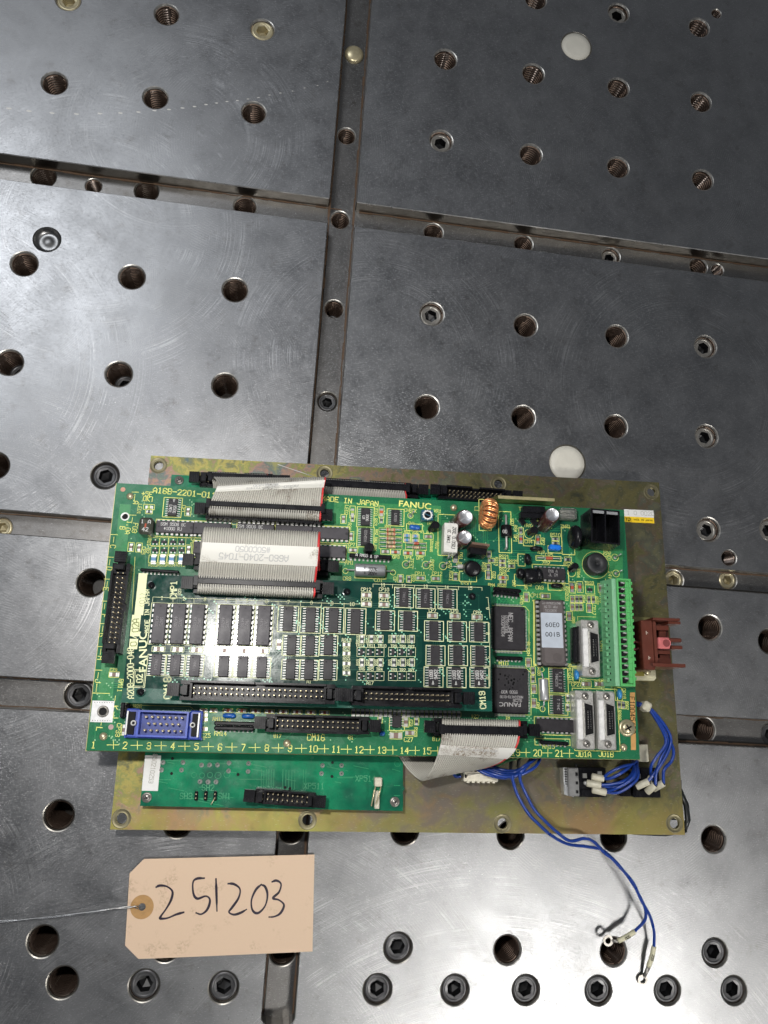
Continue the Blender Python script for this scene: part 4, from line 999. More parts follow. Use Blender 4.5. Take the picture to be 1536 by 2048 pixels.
# --- power section
mb = MB(); p = B.at(902, 1075, 9); mb.bevbox(0, 0, 1, 7.6, 16.4, 8.0, .3, 0); o = mb.build('cement_resistor', [CERW], B.e, (p.x, p.y, 0), -.03)
mb = MB(); text(mb, '2XXL 0.05ΩJ', 1.6, 0, 1.8, -92, .22, 0, 9.05, .95, .7); text(mb, 'GC IWAKI', -1.2, .6, 1.6, -92, .2, 0, 9.05, .9, .7); mb.build('marking', [PLASTD], o)
mb = MB()
for s in (-1, 1): mb.tube([(s * 0, s * 8, 4.5), (0, s * 9.4, 4.6), (-.2, s * 10.2, 3.8), (-.3, s * 10.0, .2)], .4, 7); mb.tube([(1.5, s * 8, 6.5), (1.5, s * 9.2, 6.8), (1.2, s * 9.9, 5), (1, s * 10, 2)], .35, 6)
mb.build('lead', [PIN], o)
radial_cap(B, 931, 1034, 4.4, 13, (.18, .05)); radial_cap(B, 930, 1074, 4.1, 12, (.1, .05)); radial_cap(B, 1105, 1029, 4.2, 12, (.12, .30))
B.ring(1090, 1046, 17); B.rect(895, 1070, 38, 82)
# coil
p = B.at(977, 1027, 9); mb = MB(); Rm, rm = 5.1, 2.7; n = 32
Mx = Matrix(((0, 0, 1), (1, 0, 0), (0, 1, 0)))
vs = []; fs = []
for i in range(24):
    a = 2 * math.pi * i / 24
    for k in range(10):
        b_ = 2 * math.pi * k / 10; q = Vector(((Rm + rm * .8 * math.cos(b_)) * math.cos(a), (Rm + rm * .8 * math.cos(b_)) * math.sin(a), rm * 1.15 * math.sin(b_))); vs.append(Mx @ q)
for i in range(24):
    for k in range(10): fs.append((i * 10 + k, i * 10 + (k + 1) % 10, ((i + 1) % 24) * 10 + (k + 1) % 10, ((i + 1) % 24) * 10 + k))
mb._add(vs, fs, 1, True)
for i in range(n):
    a = 2 * math.pi * (i + .3 * (i % 2)) / n; pts = []
    for k in range(17):
        b_ = 2 * math.pi * k / 16 ; aa = a + .05 * math.sin(b_); rr_ = Rm + (rm + .35) * math.cos(b_) * 1.0
        q = Vector((rr_ * math.cos(aa), rr_ * math.sin(aa), (rm * 1.45) * math.sin(b_))); pts.append(Mx @ q)
    mb.tube(pts, .62, 7, 0, False)
mb.v = [(v[0], v[1], v[2] + 8.6) for v in mb.v]
o = mb.build('toroid_coil', [COPPER, CORE], B.e, (p.x, p.y, 0), -.10)
B.rect(970, 1030, 24, 62)
# diode SD1
axial(B, 1009, 1032, 1010, 1099, 3.1, .33, [PLAST, PIN], lead=.65, z=3.4, name='power_diode', n=20); mark(B, '00', 1010, 1063, 6.5, 1.8, 0); B.rect(1010, 1064, 25, 82)
# TO-220 and barrel coil
p = B.at(955, 1102, 9); mb = MB(); mb.box(0, 1.2, 3, 9.6, 1.3, 13.5, 1); mb.bevbox(0, -1.2, 3, 9.4, 3.6, 8.5, .3, 0)
for k in (-2.5, 0, 2.5): mb.box(k, -.5, 0, .8, .5, 3.2, 2)
mb.v = [(v[0], v[1] + v[2] * .06, v[2]) for v in mb.v]
mb.build('power_transistor', [PLAST, mat('tab_brown', (.30, .19, .14), .35, .7), PIN], B.e, (p.x, p.y, 0), -.08)
p = B.at(943, 1137, 5); mb = MB(); mb.lathe([(.01, -5.2), (3.8, -5.2), (4.5, -4.4), (4.6, 3.6), (4.2, 5), (3.2, 5.4), (.01, 5.5)], 0, 0, 26, 0, True, Matrix(((1, 0, 0), (0, .92, -.25), (0, .25, .92)))); mb.v = [(v[0], v[1], v[2] + 5.2) for v in mb.v]
mb.build('barrel_coil', [PLAST], B.e, (p.x, p.y, 0), -.08); B.rect(936, 1153, 34, 20)
S(B, [(911, 1113)], 'r', 0, 2.2, 4.4, (12, 20)); axial(B, 905, 1134, 940, 1135, 1.3, .5, [mat('white_diode', (.5, .5, .47), .3), PIN], z=1.5, name='glass_diode'); S(B, [(911, 1153)], 'r', 0, 1.5, 2.6, (11, 16))
S(B, [(983, 1121), (1005, 1122), (1005, 1130), (1023, 1132), (1006, 1163.5)], 'r', 90, 1.3, 2.2, (13, 9)); S(B, [(977, 1134)], 'r', 0, 1.3, 2.2, (10, 14)); S(B, [(977, 1150)], 'c', 0, 1.6, 2.8, (12, 18)); S(B, [(1006, 1155)], 'd', 90, 1.4, 2.8, (20, 9)); S(B, [(978, 1108)], 'r', 0, 1.8, 2.4, (9, 12))
for s, x, y, a, h in (('LI', 953, 1018, -93, 7), ('SDI', 1024, 1045, -93, 7), ('RS21', 1008, 1113, 0, 6.5), ('RS19', 993, 1123, -93, 5.5), ('RS25', 1026, 1123, 0, 6.5), ('RS22', 1009, 1139, 0, 6.5), ('DPS', 1006, 1147, 0, 6), ('CG2', 988, 1150, -93, 6), ('RS18', 967, 1134, -93, 6), ('RM4', 983, 1170, 0, 6), ('RS28', 1004, 1171, 0, 5.5), ('CA7', 1028, 1167, -93, 6), ('CA8', 1052, 1172, -93, 6), ('TRA1', 1048, 1018, 0, 7), ('TRA2', 1057, 1051, 0, 6.5), ('RS4', 1031, 1057, -93, 6), ('DP1', 1031, 1077, -93, 6.5), ('CA4', 1057, 1083, 0, 7), ('DP2', 1086, 1083, -93, 6.5), ('RS10', 1111, 1070, 0, 7), ('ZNR1', 1131, 1053, 0, 6.5), ('R59', 1082, 1104, 0, 6), ('CA5', 1098, 1110, 0, 7), ('ZO2', 1092, 1126, 0, 7), ('RS26', 1137, 1128, 0, 6.5), ('TRA4', 1157, 1146, -93, 6), ('GND1', 1218, 1112, -93, 7), ('BZ1', 1210, 1108, -93, 6), ('24V', 1220, 1150, -93, 7), ('CA9', 1079, 1175, 0, 7), ('R010', 1127, 1172, -93, 5.5), ('TRS9', 1178, 1166, 0, 6.5), ('CP13', 1203, 1195, -93, 7), ('CP15', 1072, 1191, 0, 7), ('RS32CS1', 1134, 1188, -93, 5.5), ('RP7', 1152, 1175, -93, 5), ('RS37', 1194, 1201, -93, 5), ('CP17', 1188, 1220, -93, 6.5), ('RS34', 1168, 1198, -93, 5), ('C4TD', 1043, 1200, -93, 5.5)):
    B.txt(s, x, y, h, a, .2)
# flat transistor pack with heat spreader legs
p = B.at(1066, 1026, 5); mb = MB(); mb.bevbox(0, 1.6, 3.2, 12.8, 3.6, 4.2, .3); mb.bevbox(-.8, -1.2, 1.5, 13.2, 3.6, 4.4, .3); mb.box(-5.4, -4, 0, 2.6, 4, 1.8, 0, .6); mb.box(1.6, -4.2, 0, 2.8, 4, 1.8, 0, .6)
mb.build('regulator', [PLAST], B.e, (p.x, p.y, 0), .02)
p = B.at(1137, 1027, 6); mb = MB(); mb.bevbox(0, 0, .6, 9.6, 6.4, 6, .6, 0); o = mb.build('clear_fuse', [GLASS], B.e, (p.x, p.y, 0), -.03); mb = MB(); mb.tube([(-3.6, .6, 4), (-2, 1.4, 4.4), (0, .9, 4.1), (2, 1.5, 4.5), (3.6, .4, 4)], .75, 7); mb.tube([(-3.6, -1.4, 4), (0, -1, 4.6), (3.4, -1.4, 4)], .5, 7); mb.bevbox(0, 0, 2.2, 8.4, 5.2, .9, .3); mb.build('fuse_wire', [PIN], o)
discap(B, 1147, 1074, 12.5, 13.5, 4.4, 0, [PLAST, PIN], 'varistor', (.12, 0)); B.rect(1136, 1082, 25, 54)
p = B.at(1111, 1094, 4); mb = MB(); mb.bevbox(0, 0, .5, 6.4, 2.9, 4, .7); mb.build('film_capacitor', [mat('bright_blue_case', (.01, .17, .72), .3)], B.e, (p.x, p.y, 0), -.05); B.rect(1110, 1099, 28, 14)
S(B, [(1111, 1078), (1111, 1086)], 'r', 90, 1.3, 2.3, (14, 9)); S(B, [(1136, 1119)], 'r', 90, 1.3, 2.3, (14, 10)); S(B, [(1042, 1061)], 'r', 0, 1.3, 2.3, (9, 12)); S(B, [(1042, 1078), (1076, 1079)], 'd', 0, 1.5, 3.0, (10, 18))
to92(B, 1067, 1061, 4.6, 2.3, 0, (.2, .1)); B.ring(1058, 1068, 10); B.rect(1058, 1086, 22, 12); to92(B, 1149, 1134, 4.6, 2.0, 0, (.15, .2)); B.ring(1143, 1145, 9)
discap(B, 1072, 1098, 5.0, 7.5, 2.4, 90, [PLAST, PIN], lean=(.0, 0)); discap(B, 1054, 1118, 5.5, 6, 3.0, 0, [PLAST, PIN]); discap(B, 1113, 1172, 4.4, 7, 2.4, 90, [PLAST, PIN]); discap(B, 1040, 1147, 6, 6, 4, 0, [PLAST, PIN])
p = B.at(1064, 1152, 5); mb = MB(); mb.lathe([(.01, -4.6), (4.0, -4.6), (4.4, -4), (4.4, 2), (4.15, 2.2), (4.15, 2.8), (4.4, 3), (4.4, 4), (4, 4.8), (.01, 4.8)], 0, 0, 26, 0, True, Matrix(((0, 0, 1), (0, 1, 0), (-1, 0, 0)))); mb.v = [(v[0], v[1], v[2] + 4.7) for v in mb.v]; mb.build('barrel_coil', [PLAST], B.e, (p.x, p.y, 0), .1)
B.rect(1110, 1174, 28, 13); B.rect(1043, 1120, 14, 24); B.rect(1046, 1160, 34, 22)
axial(B, 1074, 1116, 1120, 1118, .95, .28, [GLASSR, PIN], name='glass_diode', z=1.2); B.rect(1097, 1117, 50, 9)
put(B, dip(7, grey=False), 1101, 1147, 4.4, math.pi / 2 - .02); B.rect(1101, 1148, 72, 36); mark(B, ['DS^ A', 'JL CM'], 1106, 1146, 4.45, 1.4, 0, GREYINK)
# buzzer
p = B.at(1195, 1126, 7.5); mb = MB(); mb.lathe([(5.9, 0), (5.9, 7.0), (5.5, 7.5), (1.1, 7.5), (1.1, 5.5), (.01, 5.5)], 0, 0, 36, 0); mb.v = [(v[0], v[1], v[2]) for v in mb.v]; mb.build('buzzer', [mat('buzzer_black', (.02, .021, .023), .5, bump=.2)], B.e, (p.x, p.y, 0)); B.ring(1191, 1130, 28, .25)
testpin(B, 1230, 1115, 7.5); testpin(B, 1232, 1147, 7.5)
# power inlet
p = B.at(1211, 1053, 16.5); mb = MB(); W_, H_ = 16.4, 19.4; t_ = .9
mb.box(0, 0, 0, W_, H_, 4, 0)
for s in (-1, 1): mb.box(s * (W_ / 2 - t_ / 2), 0, 4, t_, H_, 12.5, 0)
mb.box(0, 0, 4, .7, H_ - 2 * t_, 12.4, 0)
for s in (-1, 1): mb.box(0, s * (H_ / 2 - t_ / 2), 4, W_ - 2 * t_, t_, 12.5, 0)
o = mb.build('power_inlet', [PLAST], B.e, (p.x, p.y, 0), -.045); mb = MB()
for s in (-1, 1): mb.box(s * 3.9, H_ / 2 - 1.75, 15.9, 6.2, 1.5, .7)
mb.build('contact_strip', [ALU], o); mb = MB()
for s in (-1, 1):
    for k in range(4): mb.box(s * 3.9 - 2.2, -6 + k * 3.4, 4, .7, .7, 7.5, 0)
mb.build('pins', [PIN], o)
# terminal block
A = B.at(1237, 1157, 11); C = B.at(1246, 1372, 11); d = C - A; L = math.hypot(d.x, d.y); c = (A + C) / 2; ang = math.atan2(d.y, d.x) + math.pi / 2
mb = MB(); y0 = L / 2
mb.box(2.6, 0, 0, 8.0, L, 10.2, 0); mb.hexa([(-6.2, -y0, 0), (-1.4, -y0, 0), (-1.4, y0, 0), (-6.2, y0, 0)], [(-3.4, -y0, 9.5), (-1.4, -y0, 10.2), (-1.4, y0, 10.2), (-3.4, y0, 9.5)], 1)
for s in (-1, 1): mb.box(2.6, s * (y0 - .5), 10.2, 8.0, 1.0, 1.4, 0)
mb.box(-.9, 0, 10.2, 1.0, L - 2, 1.3, 0); mb.box(6.1, 0, 10.2, 1.0, L - 2, 1.3, 0)
N = 16; pp = (L - 3) / N
for i in range(N):
    y = (i - (N - 1) / 2) * pp
    mb.box(1.0 , y + pp / 2, 10.2, 2.6, .7, 1.1, 0) if i < N - 1 else None
    mb.box(4.4, y, 10.2, 2.2, pp * .96, 1.2, 0); mb.lathe([(.9, 0), (.9, 1.3)], 0, 0, 3, 1) if 0 else None
    mb.box(6.9, y + pp * .25, 9.2, .7, pp * .45, 2.6, 0); mb.box(-4.9, y, 0, 2.2, pp * .6, 5.2, 1)
o = mb.build('terminal_block', [TGREEN, TGREEN2], B.e, (c.x, c.y, 0), ang)
mb = MB(); mb.box(1.2, 0, 10.22, 2.4, L - 3, .1, 0)
for i in range(N): y = (i - (N - 1) / 2) * pp; mb.box(-4.7, y, 6.2, .5, 1.0, .2, 0)
mb.build('wire_channel', [PLASTD], o)
mb = MB(); mb.disc(1.3, 0, 1.35, 11.65, 0, 12); wo = mesh_of(mb, 'wire_opening', [PLASTD]); mb = MB(); mb.tube([(.8, .9, 11.8), (2.9, .6, 12.0)], .5, 7); co = mesh_of(mb, 'contact', [PIN])
for i in range(N): y = (i - (N - 1) / 2) * pp; inst('wire_opening', wo, o, (0, y, 0)); inst('contact', co, o, (0, y, 0))
# small parts at right
S(B, [(1144.5, 1175), (1160, 1174)], 'd', 0, 1.6, 3.2, (12, 22)); S(B, [(1180, 1179)], 's', 90, box=(18, 18)); S(B, [(1202, 1176)], 'c', 0, 1.7, 3, (12, 18))
S(B, [(1145, 1198), (1145, 1214)], 'c', 0, 1.4, 2.4, (9, 15)); S(B, [(1154, 1198), (1162, 1198), (1178, 1199), (1187, 1199), (1154, 1214), (1162, 1214)], 'r', 0, 1.4, 2.4, (8, 15)); S(B, [(1179, 1216), (1139, 1232)], 'c', 0, 1.7, 3, (12, 18)); S(B, [(1091, 1192)], 'c', 90, 1.7, 3, (19, 11)); S(B, [(1053, 1194)], 'c', 0, 1.7, 3, (11, 19))
sip(B, 988, 1176, 1043, 1182, 4, 1.9, 7); sip(B, 988, 1184, 1040, 1190, 4, 1.9, 7); sip(B, 994, 1315, 1046, 1317, 4, 1.9, 7); B.txt('M10', 1007, 1327, 8, 0, .26)
# large square chips
def qfp(b, x, y, w, h, n, m_):
    mb = MB(); mb.bevbox(0, 0, .2, w, h, 2.6, .5, 0); mb.disc(w / 2 - 1.6, h / 2 - 1.6, .6, 2.82, 1, 12)
    p = b.at(x, y, 2.7); o = inst('large_chip', mesh_of(mb, 'large_chip', [CHIP, PLASTD]), b.e, (p.x, p.y, 0), -.01); mb = MB()
    for s in (-1, 1):
        k = int(h / .8) - 2
        for i in range(k): mb.box(s * (w / 2 + .8), (i - (k - 1) / 2) * .8, .03, 1.5, .36, .3)
        k = int(w / .8) - 2
        for i in range(k): mb.box((i - (k - 1) / 2) * .8, s * (h / 2 + .8), .03, .36, 1.5, .3)
    mb.build('pins', [PIN], o); return o
q1 = qfp(B, 1019, 1256, 17.5, 23.5, 80, CHIP); q2 = qfp(B, 1022, 1381, 18.5, 23.5, 80, CHIP)
B.line([(985, 1211), (1050, 1213), (1058, 1222), (1058, 1303), (988, 1303)], .22); B.line([(990, 1335), (1052, 1336), (1062, 1346), (1062, 1430), (990, 1430)], .22)
mark(B, ['NEC JAPAN'], 1021, 1254, 2.85, 2.3, -92, GREYINK, .3); mark(B, 'D78310AL', 1013, 1250, 2.85, 1.7, -92, GREYINK, .22); mark(B, '9506PK004', 1006, 1252, 2.85, 1.7, -92, GREYINK, .22)
mb = MB(); p = B.at(1020, 1409, 2.85); bold(mb, 'FANUC', p.x, p.y, 2.2, 180, 0, 2.85, 1.2, .02); mb.build('marking', [GREYINK], B.e)
mark(B, ['SLC2B'], 1035, 1401, 2.85, 1.3, 180, GREYINK, .2); mark(B, 'MBCG24173-613B', 1023, 1394, 2.85, 1.2, 180, GREYINK, .18); mark(B, '9508 W30', 1019, 1384, 2.85, 1.5, 180, GREYINK, .2)
mb = MB()
for i in range(26): p = B.at(1022 + rd.gauss(0, 14), 1362 + rd.gauss(0, 11), 2.8); mb.disc(p.x, p.y, rd.uniform(.15, .7), 2.83, 0, 8)
mb.build('stains', [mat('ink_stain', (.006, .006, .006), .15)], B.e)
# EPROM with paper label
p = B.at(1108, 1264, 8); mb = MB(); mb.bevbox(0, 0, 3.6, 13.2, 35, 3.8, 1.2, 0); mb.box(0, 0, 0, 15.6, 36, 3.4, 1); mb.disc(1.5, -13.5, 2.5, 7.42, 2, 20)
o = mb.build('memory_chip', [CERAM, PLAST, mat('ceramic_dark', (.085, .072, .07), .5)], B.e, (p.x, p.y, 0), .005); mb = MB()
for i in range(14):
    for s in (-1, 1): mb.bevbox(s * 7.3, (i - 6.5) * 2.54, 3.0, 1.9, 1.5, 1.0, .3)
mb.build('pins', [PIN], o)
mb = MB(); mb.box(-.9, 1.0, 7.42, 11.8, 18.6, .12, 0); o2 = mb.build('paper_label', [mat('silver_paper', (.50, .55, .62), .42, .15, scale=120, var=.1)], o); mb = MB()
for s, y in (('60E0', 2.9), ('001B', -2.2)): bold(mb, s, -.6, 1 + y, 2.5, 1, 0, 7.56, 1.12)
for i, s in enumerate(('00007CES', 'PGM 12.5V', 'MM27C256AG-15')): text(mb, s, -1 + (i == 2) * .4, 11.6 + i * 2.0, 1.15, 180, .14, 1, 7.44, .95, .8)
mb.build('marking', [PLASTD, GREYINK], o)
B.line([(1068, 1203), (1068, 1330), (1130, 1332)], .9); B.line([(1066, 1201), (1084, 1201)], .8); B.line([(1140, 1333), (1152, 1333)], .7)
sip(B, 1150, 1254, 1151, 1327, 5.5, 2.3, 9, pins=1); sip(B, 1158, 1252, 1160, 1326, 5.5, 2.3, 9)
# D-shaped metal connectors
def metal_conn(b, x0, y0, x1, y1, w=9.8, flip=False):
    A = b.at(x0, y0, 10); C = b.at(x1, y1, 10); d = C - A; L = math.hypot(d.x, d.y); c = (A + C) / 2; ang = math.atan2(d.y, d.x) + math.pi / 2
    mb = MB(); mb.bevbox(.4, 0, 0, w, L, 8.6, .6, 0)
    mb.bevbox(-w / 2 + 1.9, 0, 8.6, 3.0, L * .68, 2.4, .5, 1)
    P_ = [(-.2, -8.2), (4.6, -6.8), (4.6, 7.4), (-.2, 8.8)]
    for a_, b2 in zip(P_, P_[1:] + P_[:1]):
        m_ = ((a_[0] + b2[0]) / 2, (a_[1] + b2[1]) / 2); l = math.hypot(b2[0] - a_[0], b2[1] - a_[1]); mb.box(m_[0], m_[1], 8.6, l + .2, .3, 1.0, 0, math.atan2(b2[1] - a_[1], b2[0] - a_[0]))
    o = mb.build('interface_connector', [STEELC, STEELB], b.e, (c.x, c.y, 0), ang)
    mb = MB(); mb.prism(P_, 8.0, 8.75, 0); mb.box(2.3, .2, 8.75, .9, 9.6, 1.2, 1); [mb.box(2.3 + s * .62, -4.1 + k * .85, 8.76, .26, .3, .9, 2) for k in range(11) for s in (-1, 1)]
    mb.build('socket', [PLASTD, PLAST, PIN], o)
    for s in (-1, 1):
        mb = MB(); mb.lathe([(1.9, 8.6), (1.9, 9.3), (1.5, 9.9), (.02, 10.1)], .6, s * (L / 2 - 2.8), 20, 0); mb.box(.6, s * (L / 2 - 2.8), 10.0, 2.0, .35, .15, 1, .6); mb.box(.6, s * (L / 2 - 2.8), 10.0, 2.0, .35, .16, 1, 2.17); mb.build('screw', [SCREWG, PLASTD], o)
metal_conn(B, 1180, 1239, 1184, 1353); metal_conn(B, 1169, 1381, 1173, 1499); metal_conn(B, 1212, 1382, 1216, 1500)
B.rect(1192, 1439, 90, 124); B.line([(1155, 1233), (1192, 1234)], .22); B.line([(1155, 1233), (1156, 1252)], .22); B.line([(1160, 1345), (1160, 1358), (1200, 1360)], .22)
B.line([(1211, 1158), (1222, 1374), (1268, 1373)], .3)
for s, x, y, a, h in (('JD1A', 1167, 1508, -1, 9.5), ('JD1B', 1212, 1508, -1, 9.5)): B.txt(s, x, y, h, a, .34)
for s, x, y, a, h in (('CNA1', 1204, 1293, -93, 7), ('CP27', 1153, 1369, 0, 6.5), ('CP28', 1207, 1361, 0, 6), ('CA16', 1140, 1356, -93, 6.5), ('CA18', 1248, 1387, -93, 6.5), ('RS67', 1254, 1411, -93, 5), ('RS66', 1239, 1430, -93, 6), ('RM8', 1139, 1335, -93, 6), ('RM9', 1147, 1240, -93, 5.5), ('RM15', 1097, 1493, 0, 7.5), ('A1', 1015, 1436, 180, 6), ('CZ4', 950, 1433, 180, 6), ('C27', 817, 1479, 0, 7.5), ('RS55', 831, 1464, -93, 5.5), ('CZ3', 822, 1446, -93, 5), ('B17', 873, 1478, 0, 6.5), ('B1', 702, 1475, 0, 6), ('CM16', 632, 1475, 0, 10.5), ('B17', 555, 1472, 0, 6), ('RM14', 441, 1467, 0, 7), ('CZ5', 412, 1471, 0, 7), ('RM13 A1', 444, 1438, 0, 6), ('CP33', 237, 1460, -93, 7.5), ('RM11', 241, 1371, -93, 7.5), ('CZ9', 227, 1340, 0, 5.5), ('JA26', 273, 1412, 0, 6), ('61 CP24', 1057, 1298, -93, 5), ('CP3', 1076, 1411, -93, 5), ('RS50', 1078, 1343, -93, 5)):
    B.txt(s, x, y, h, a, .34 if h > 10 else .22)
S(B, [(1173, 1368), (1199, 1368)], 'c', 90, 1.9, 3.2, (19, 12)); discap(B, 1152, 1350, 3.6, 5.2, 2.2, 0, [mat('sky_blue_epoxy', (.03, .22, .50), .3), PIN]); discap(B, 1238, 1388, 3.6, 5.2, 2.2, 0, [mat('sky_blue_epoxy', (.03, .22, .50), .3), PIN]); B.rect(1152, 1350, 13, 28); B.rect(1237, 1388, 14, 26)
S(B, [(1057, 1325), (1068, 1378), (1068, 1406)], 'c', 0, 1.8, 3.0, (11, 18)); S(B, [(1066, 1341), (1066, 1358), (1136, 1396), (1136, 1415), (1239, 1409), (1247, 1410)], 'r', 0, 1.4, 2.4, (9, 15))
mb = MB(); p = B.at(1088, 1379, 3); mb.lathe([(.01, -5.6), (2.2, -5.6), (2.4, -5.2), (2.4, 5.0), (2.1, 5.6), (.01, 5.7)], 0, 0, 20, 0, True, Matrix(((1, 0, 0), (0, 0, 1), (0, -1, 0)))); mb.v = [(v[0], v[1], v[2] + 2.5) for v in mb.v]; mb.tube([(0, 5.6, 2.5), (-.3, 8.5, 1.6), (-1, 11.2, 0)], .35, 6, 0); mb.tube([(0, -5.6, 2.5), (-.2, -8, 1.6), (-.7, -10.8, 0)], .35, 6, 0); mb.build('crystal', [ALU], B.e, (p.x, p.y, 0), .02)
B.ring(1084, 1339, 4.5); B.ring(1085, 1418, 5.5); B.rect(1088, 1379, 20, 44)
soset([(1117, 1360)], 10, 5.6, 12.4, box=(38, 50)); soset([(1116, 1409)], 8, 4.6, 9.8, box=(38, 40)); mark(B, ['T 1 1 1 2', '74HC373'], 1117, 1360, 2.3, 1.3, -92, GREYINK); mark(B, ['T 74HC'], 1117, 1409, 2.3, 1.3, -92, GREYINK)
put(B, dip(8, grey=False), 1112, 1451, 4.4, math.pi / 2 - .02); B.rect(1108, 1452, 78, 36); sip(B, 1080, 1484, 1138, 1488, 4, 2.0, 7); B.rect(1105, 1484, 70, 13)
mb = MB(); p = B.at(1265, 1430); text(mb, 'F10045422', p.x, p.y, 2.6, -92, .3, 0, .07, 1.05, .85); mb.build('stamp', [PLASTD], B.e)
# --- front left group
p = B.at(325, 1448, 9.5); mb = MB(); L_ = 24.5; mb.box(0, 0, 0, L_, 12.6, 3.2, 0); t_ = .9
for s in (-1, 1): mb.box(0, s * (12.6 / 2 - t_ / 2), 3.2, L_, t_, 6.3, 0); mb.box(s * (L_ / 2 - t_ / 2), 0, 3.2, t_, 12.6 - 2 * t_, 6.3, 0); mb.bevbox(s * (L_ / 2 + 3.2), 0, 0, 6.3, 13.8, 6.0, .6, 0)
mb.box(0, -6.6, 0, 38, 1.2, 3, 0)
o = mb.build('blue_connector', [BLUEP], B.e, (p.x, p.y, 0), -.012); mb = MB(); mb.box(0, 0, 3.22, L_ - 2.2, 10.6, .1, 0); mb.build('socket_floor', [BLUED], o); mb = MB()
for r, (n, y) in enumerate(((7, 3.2), (6, 0), (7, -3.2))):
    for i in range(n): mb.tube([((i - (n - 1) / 2) * 2.9, y, 3), ((i - (n - 1) / 2) * 2.9, y, 8)], .55, 8)
mb.build('pins', [GOLD], o)
for s in (-1, 1):
    mb = MB(); mb.box(s * 15.3, 0, 6, 2.8, 10.8, 1.8, 1); mb.box(s * 17.3, 0, 6, .7, 11.4, 3.2, 2); mb.lathe([(1.4, 6), (1.4, 8.4), (.7, 8.4), (.6, 7.2)], s * 14.3, 0, 18, 2); mb.build('clip', [PLAST, PLASTD, PIN], o)
S(B, [(407, 1421), (427, 1421), (407, 1430), (407, 1439), (407, 1458)], 'c', 90, 1.5, 2.6, (14, 8)); S(B, [(249, 1460)], 'c', 0, 2.0, 3.4, (12, 20)); S(B, [(228, 1349)], 'c', 90, 1.9, 3.2, (20, 11))
for i in range(8): S(B, [(456 + i * 27.6, 1421 + i * .6)], 'd', 90, 1.4, 2.6, (20, 8))
for x, y in ((458, 1431), (496, 1432)):
    p = B.at(x, y, 3); mb = MB(); mb.lathe([(.01, -3.3), (.8, -3.1), (1.25, -2.2), (1.25, 2.2), (.8, 3.1), (.01, 3.3)], 0, 0, 14, 0, True, Matrix(((0, 0, 1), (0, 1, 0), (-1, 0, 0)))); mb.v = [(v[0], v[1], v[2] + 1.6) for v in mb.v]; mb.build('film_capacitor', [BLUEC], B.e, (p.x, p.y, 0))
sip(B, 428, 1446, 510, 1448, 4.5, 2.0, 9); sip(B, 428, 1456, 508, 1458, 4.5, 2.0, 9); sip(B, 246, 1404, 243, 1436, 4.5, 2, 5); sip(B, 256, 1406, 253, 1436, 4.5, 2, 5)
header(B, 549, 1446, 722, 1451, 17, wid=8.8, hgt=9)
for i in range(24): S(B, [(707 + i * 9.15, 1425 + i * .17)], 'r', 0, 1.7, 2.4); B.rect(707 + i * 9.15, 1425 + i * .17, 9, 9, .16)
soset([(794, 1443)], 4, 4.6, 6, box=(30, 34)); S(B, [(792, 1471)], 'c', 90, 2.6, 4.2, (24, 14)); S(B, [(812, 1444)], 'c', 0, 1.8, 3.0, (12, 20)); S(B, [(820, 1466)], 'c', 90, 1.8, 3.0, (18, 11)); S(B, [(833, 1443)], 'r', 0, 1.4, 2.4, (9, 14)); S(B, [(760, 1440)], 'r', 0, 1.4, 2.4, (9, 14))
p = B.at(765, 1467, 3); mb = MB(); mb.lathe([(.01, -1.5), (1.2, -1), (1.2, 1), (.01, 1.5)], 0, 0, 12, 0, True, Matrix(((0, 0, 1), (0, 1, 0), (-1, 0, 0)))); mb.v = [(v[0], v[1], v[2] + 1.6) for v in mb.v]; mb.build('film_capacitor', [BLUEC], B.e, (p.x, p.y, 0))
B.line([(258, 1410), (380, 1413), (395, 1425)], .22); B.line([(258, 1474), (410, 1478)], .22); B.line([(380, 1434), (384, 1040), (700, 1052)], .0001)
B.line([(386, 1047), (694, 1054)], .26); B.line([(270, 1114), (254, 1420)], .24)
header(B, 886, 1454, 1040, 1459, 17, wid=8.8, hgt=9)
header(B, 428, 1020, 628, 1030, 25, wid=8.8, hgt=9); header(B, 405, 1122, 640, 1133, 25, wid=8.8, hgt=9)
B.silk.build('printed_legend', [SILK], B.e)

# ================================================================== upper (daughter) board
T = Board('daughter_board', TOPF, 'dark green board raised on the big green board, six long grey chips in a row', 'circuit board',
  [(273, 1148), (981, 1171), (984, 1423), (242, 1405)], DARKG)
area_poly(T, [(272, 1376), (984, 1402), (984, 1423), (242, 1405), (246, 1376)], pcb('rim_green', (.006, .075, .052), (.008, .09, .06)), .015, 'copper_area')
trace_field(T, 150, (300, 1190, 970, 1360), T.tr, (10, 70), .2); T.tr.build('traces', [TRACE, mat('via_bright', (.25, .62, .42), .3)], T.e)
D16 = dip(8)
for i, x in enumerate((318, 356, 394, 450, 489, 527)):
    put(T, D16, x, 1246 + i * .9, 4.4); T.rect(x, 1247 + i * .9, 37, 82); mark(T, ['SN75', '447AR'][:2], x, 1243 + i, 4.5, 1.5, -92, DIMINK)
    S(T, [(x - 1 + (i > 2) * 0, 1298 + i * .8)], 'c', 90, 1.8, 3.0, (26, 10))
soset([(312, 1329), (350, 1330), (389, 1331), (447, 1332), (485, 1333), (523, 1334)], 8, 4.9, 10.2, T, (36, 42), dark=False)
soset([(576, 1237), (621, 1239), (667, 1240), (711, 1242)], 10, 4.9, 12.6, T, (41, 52)); soset([(583, 1290), (620, 1291), (657, 1290), (581, 1338), (618, 1339), (656, 1339)], 8, 4.6, 9.8, T, (36, 40))
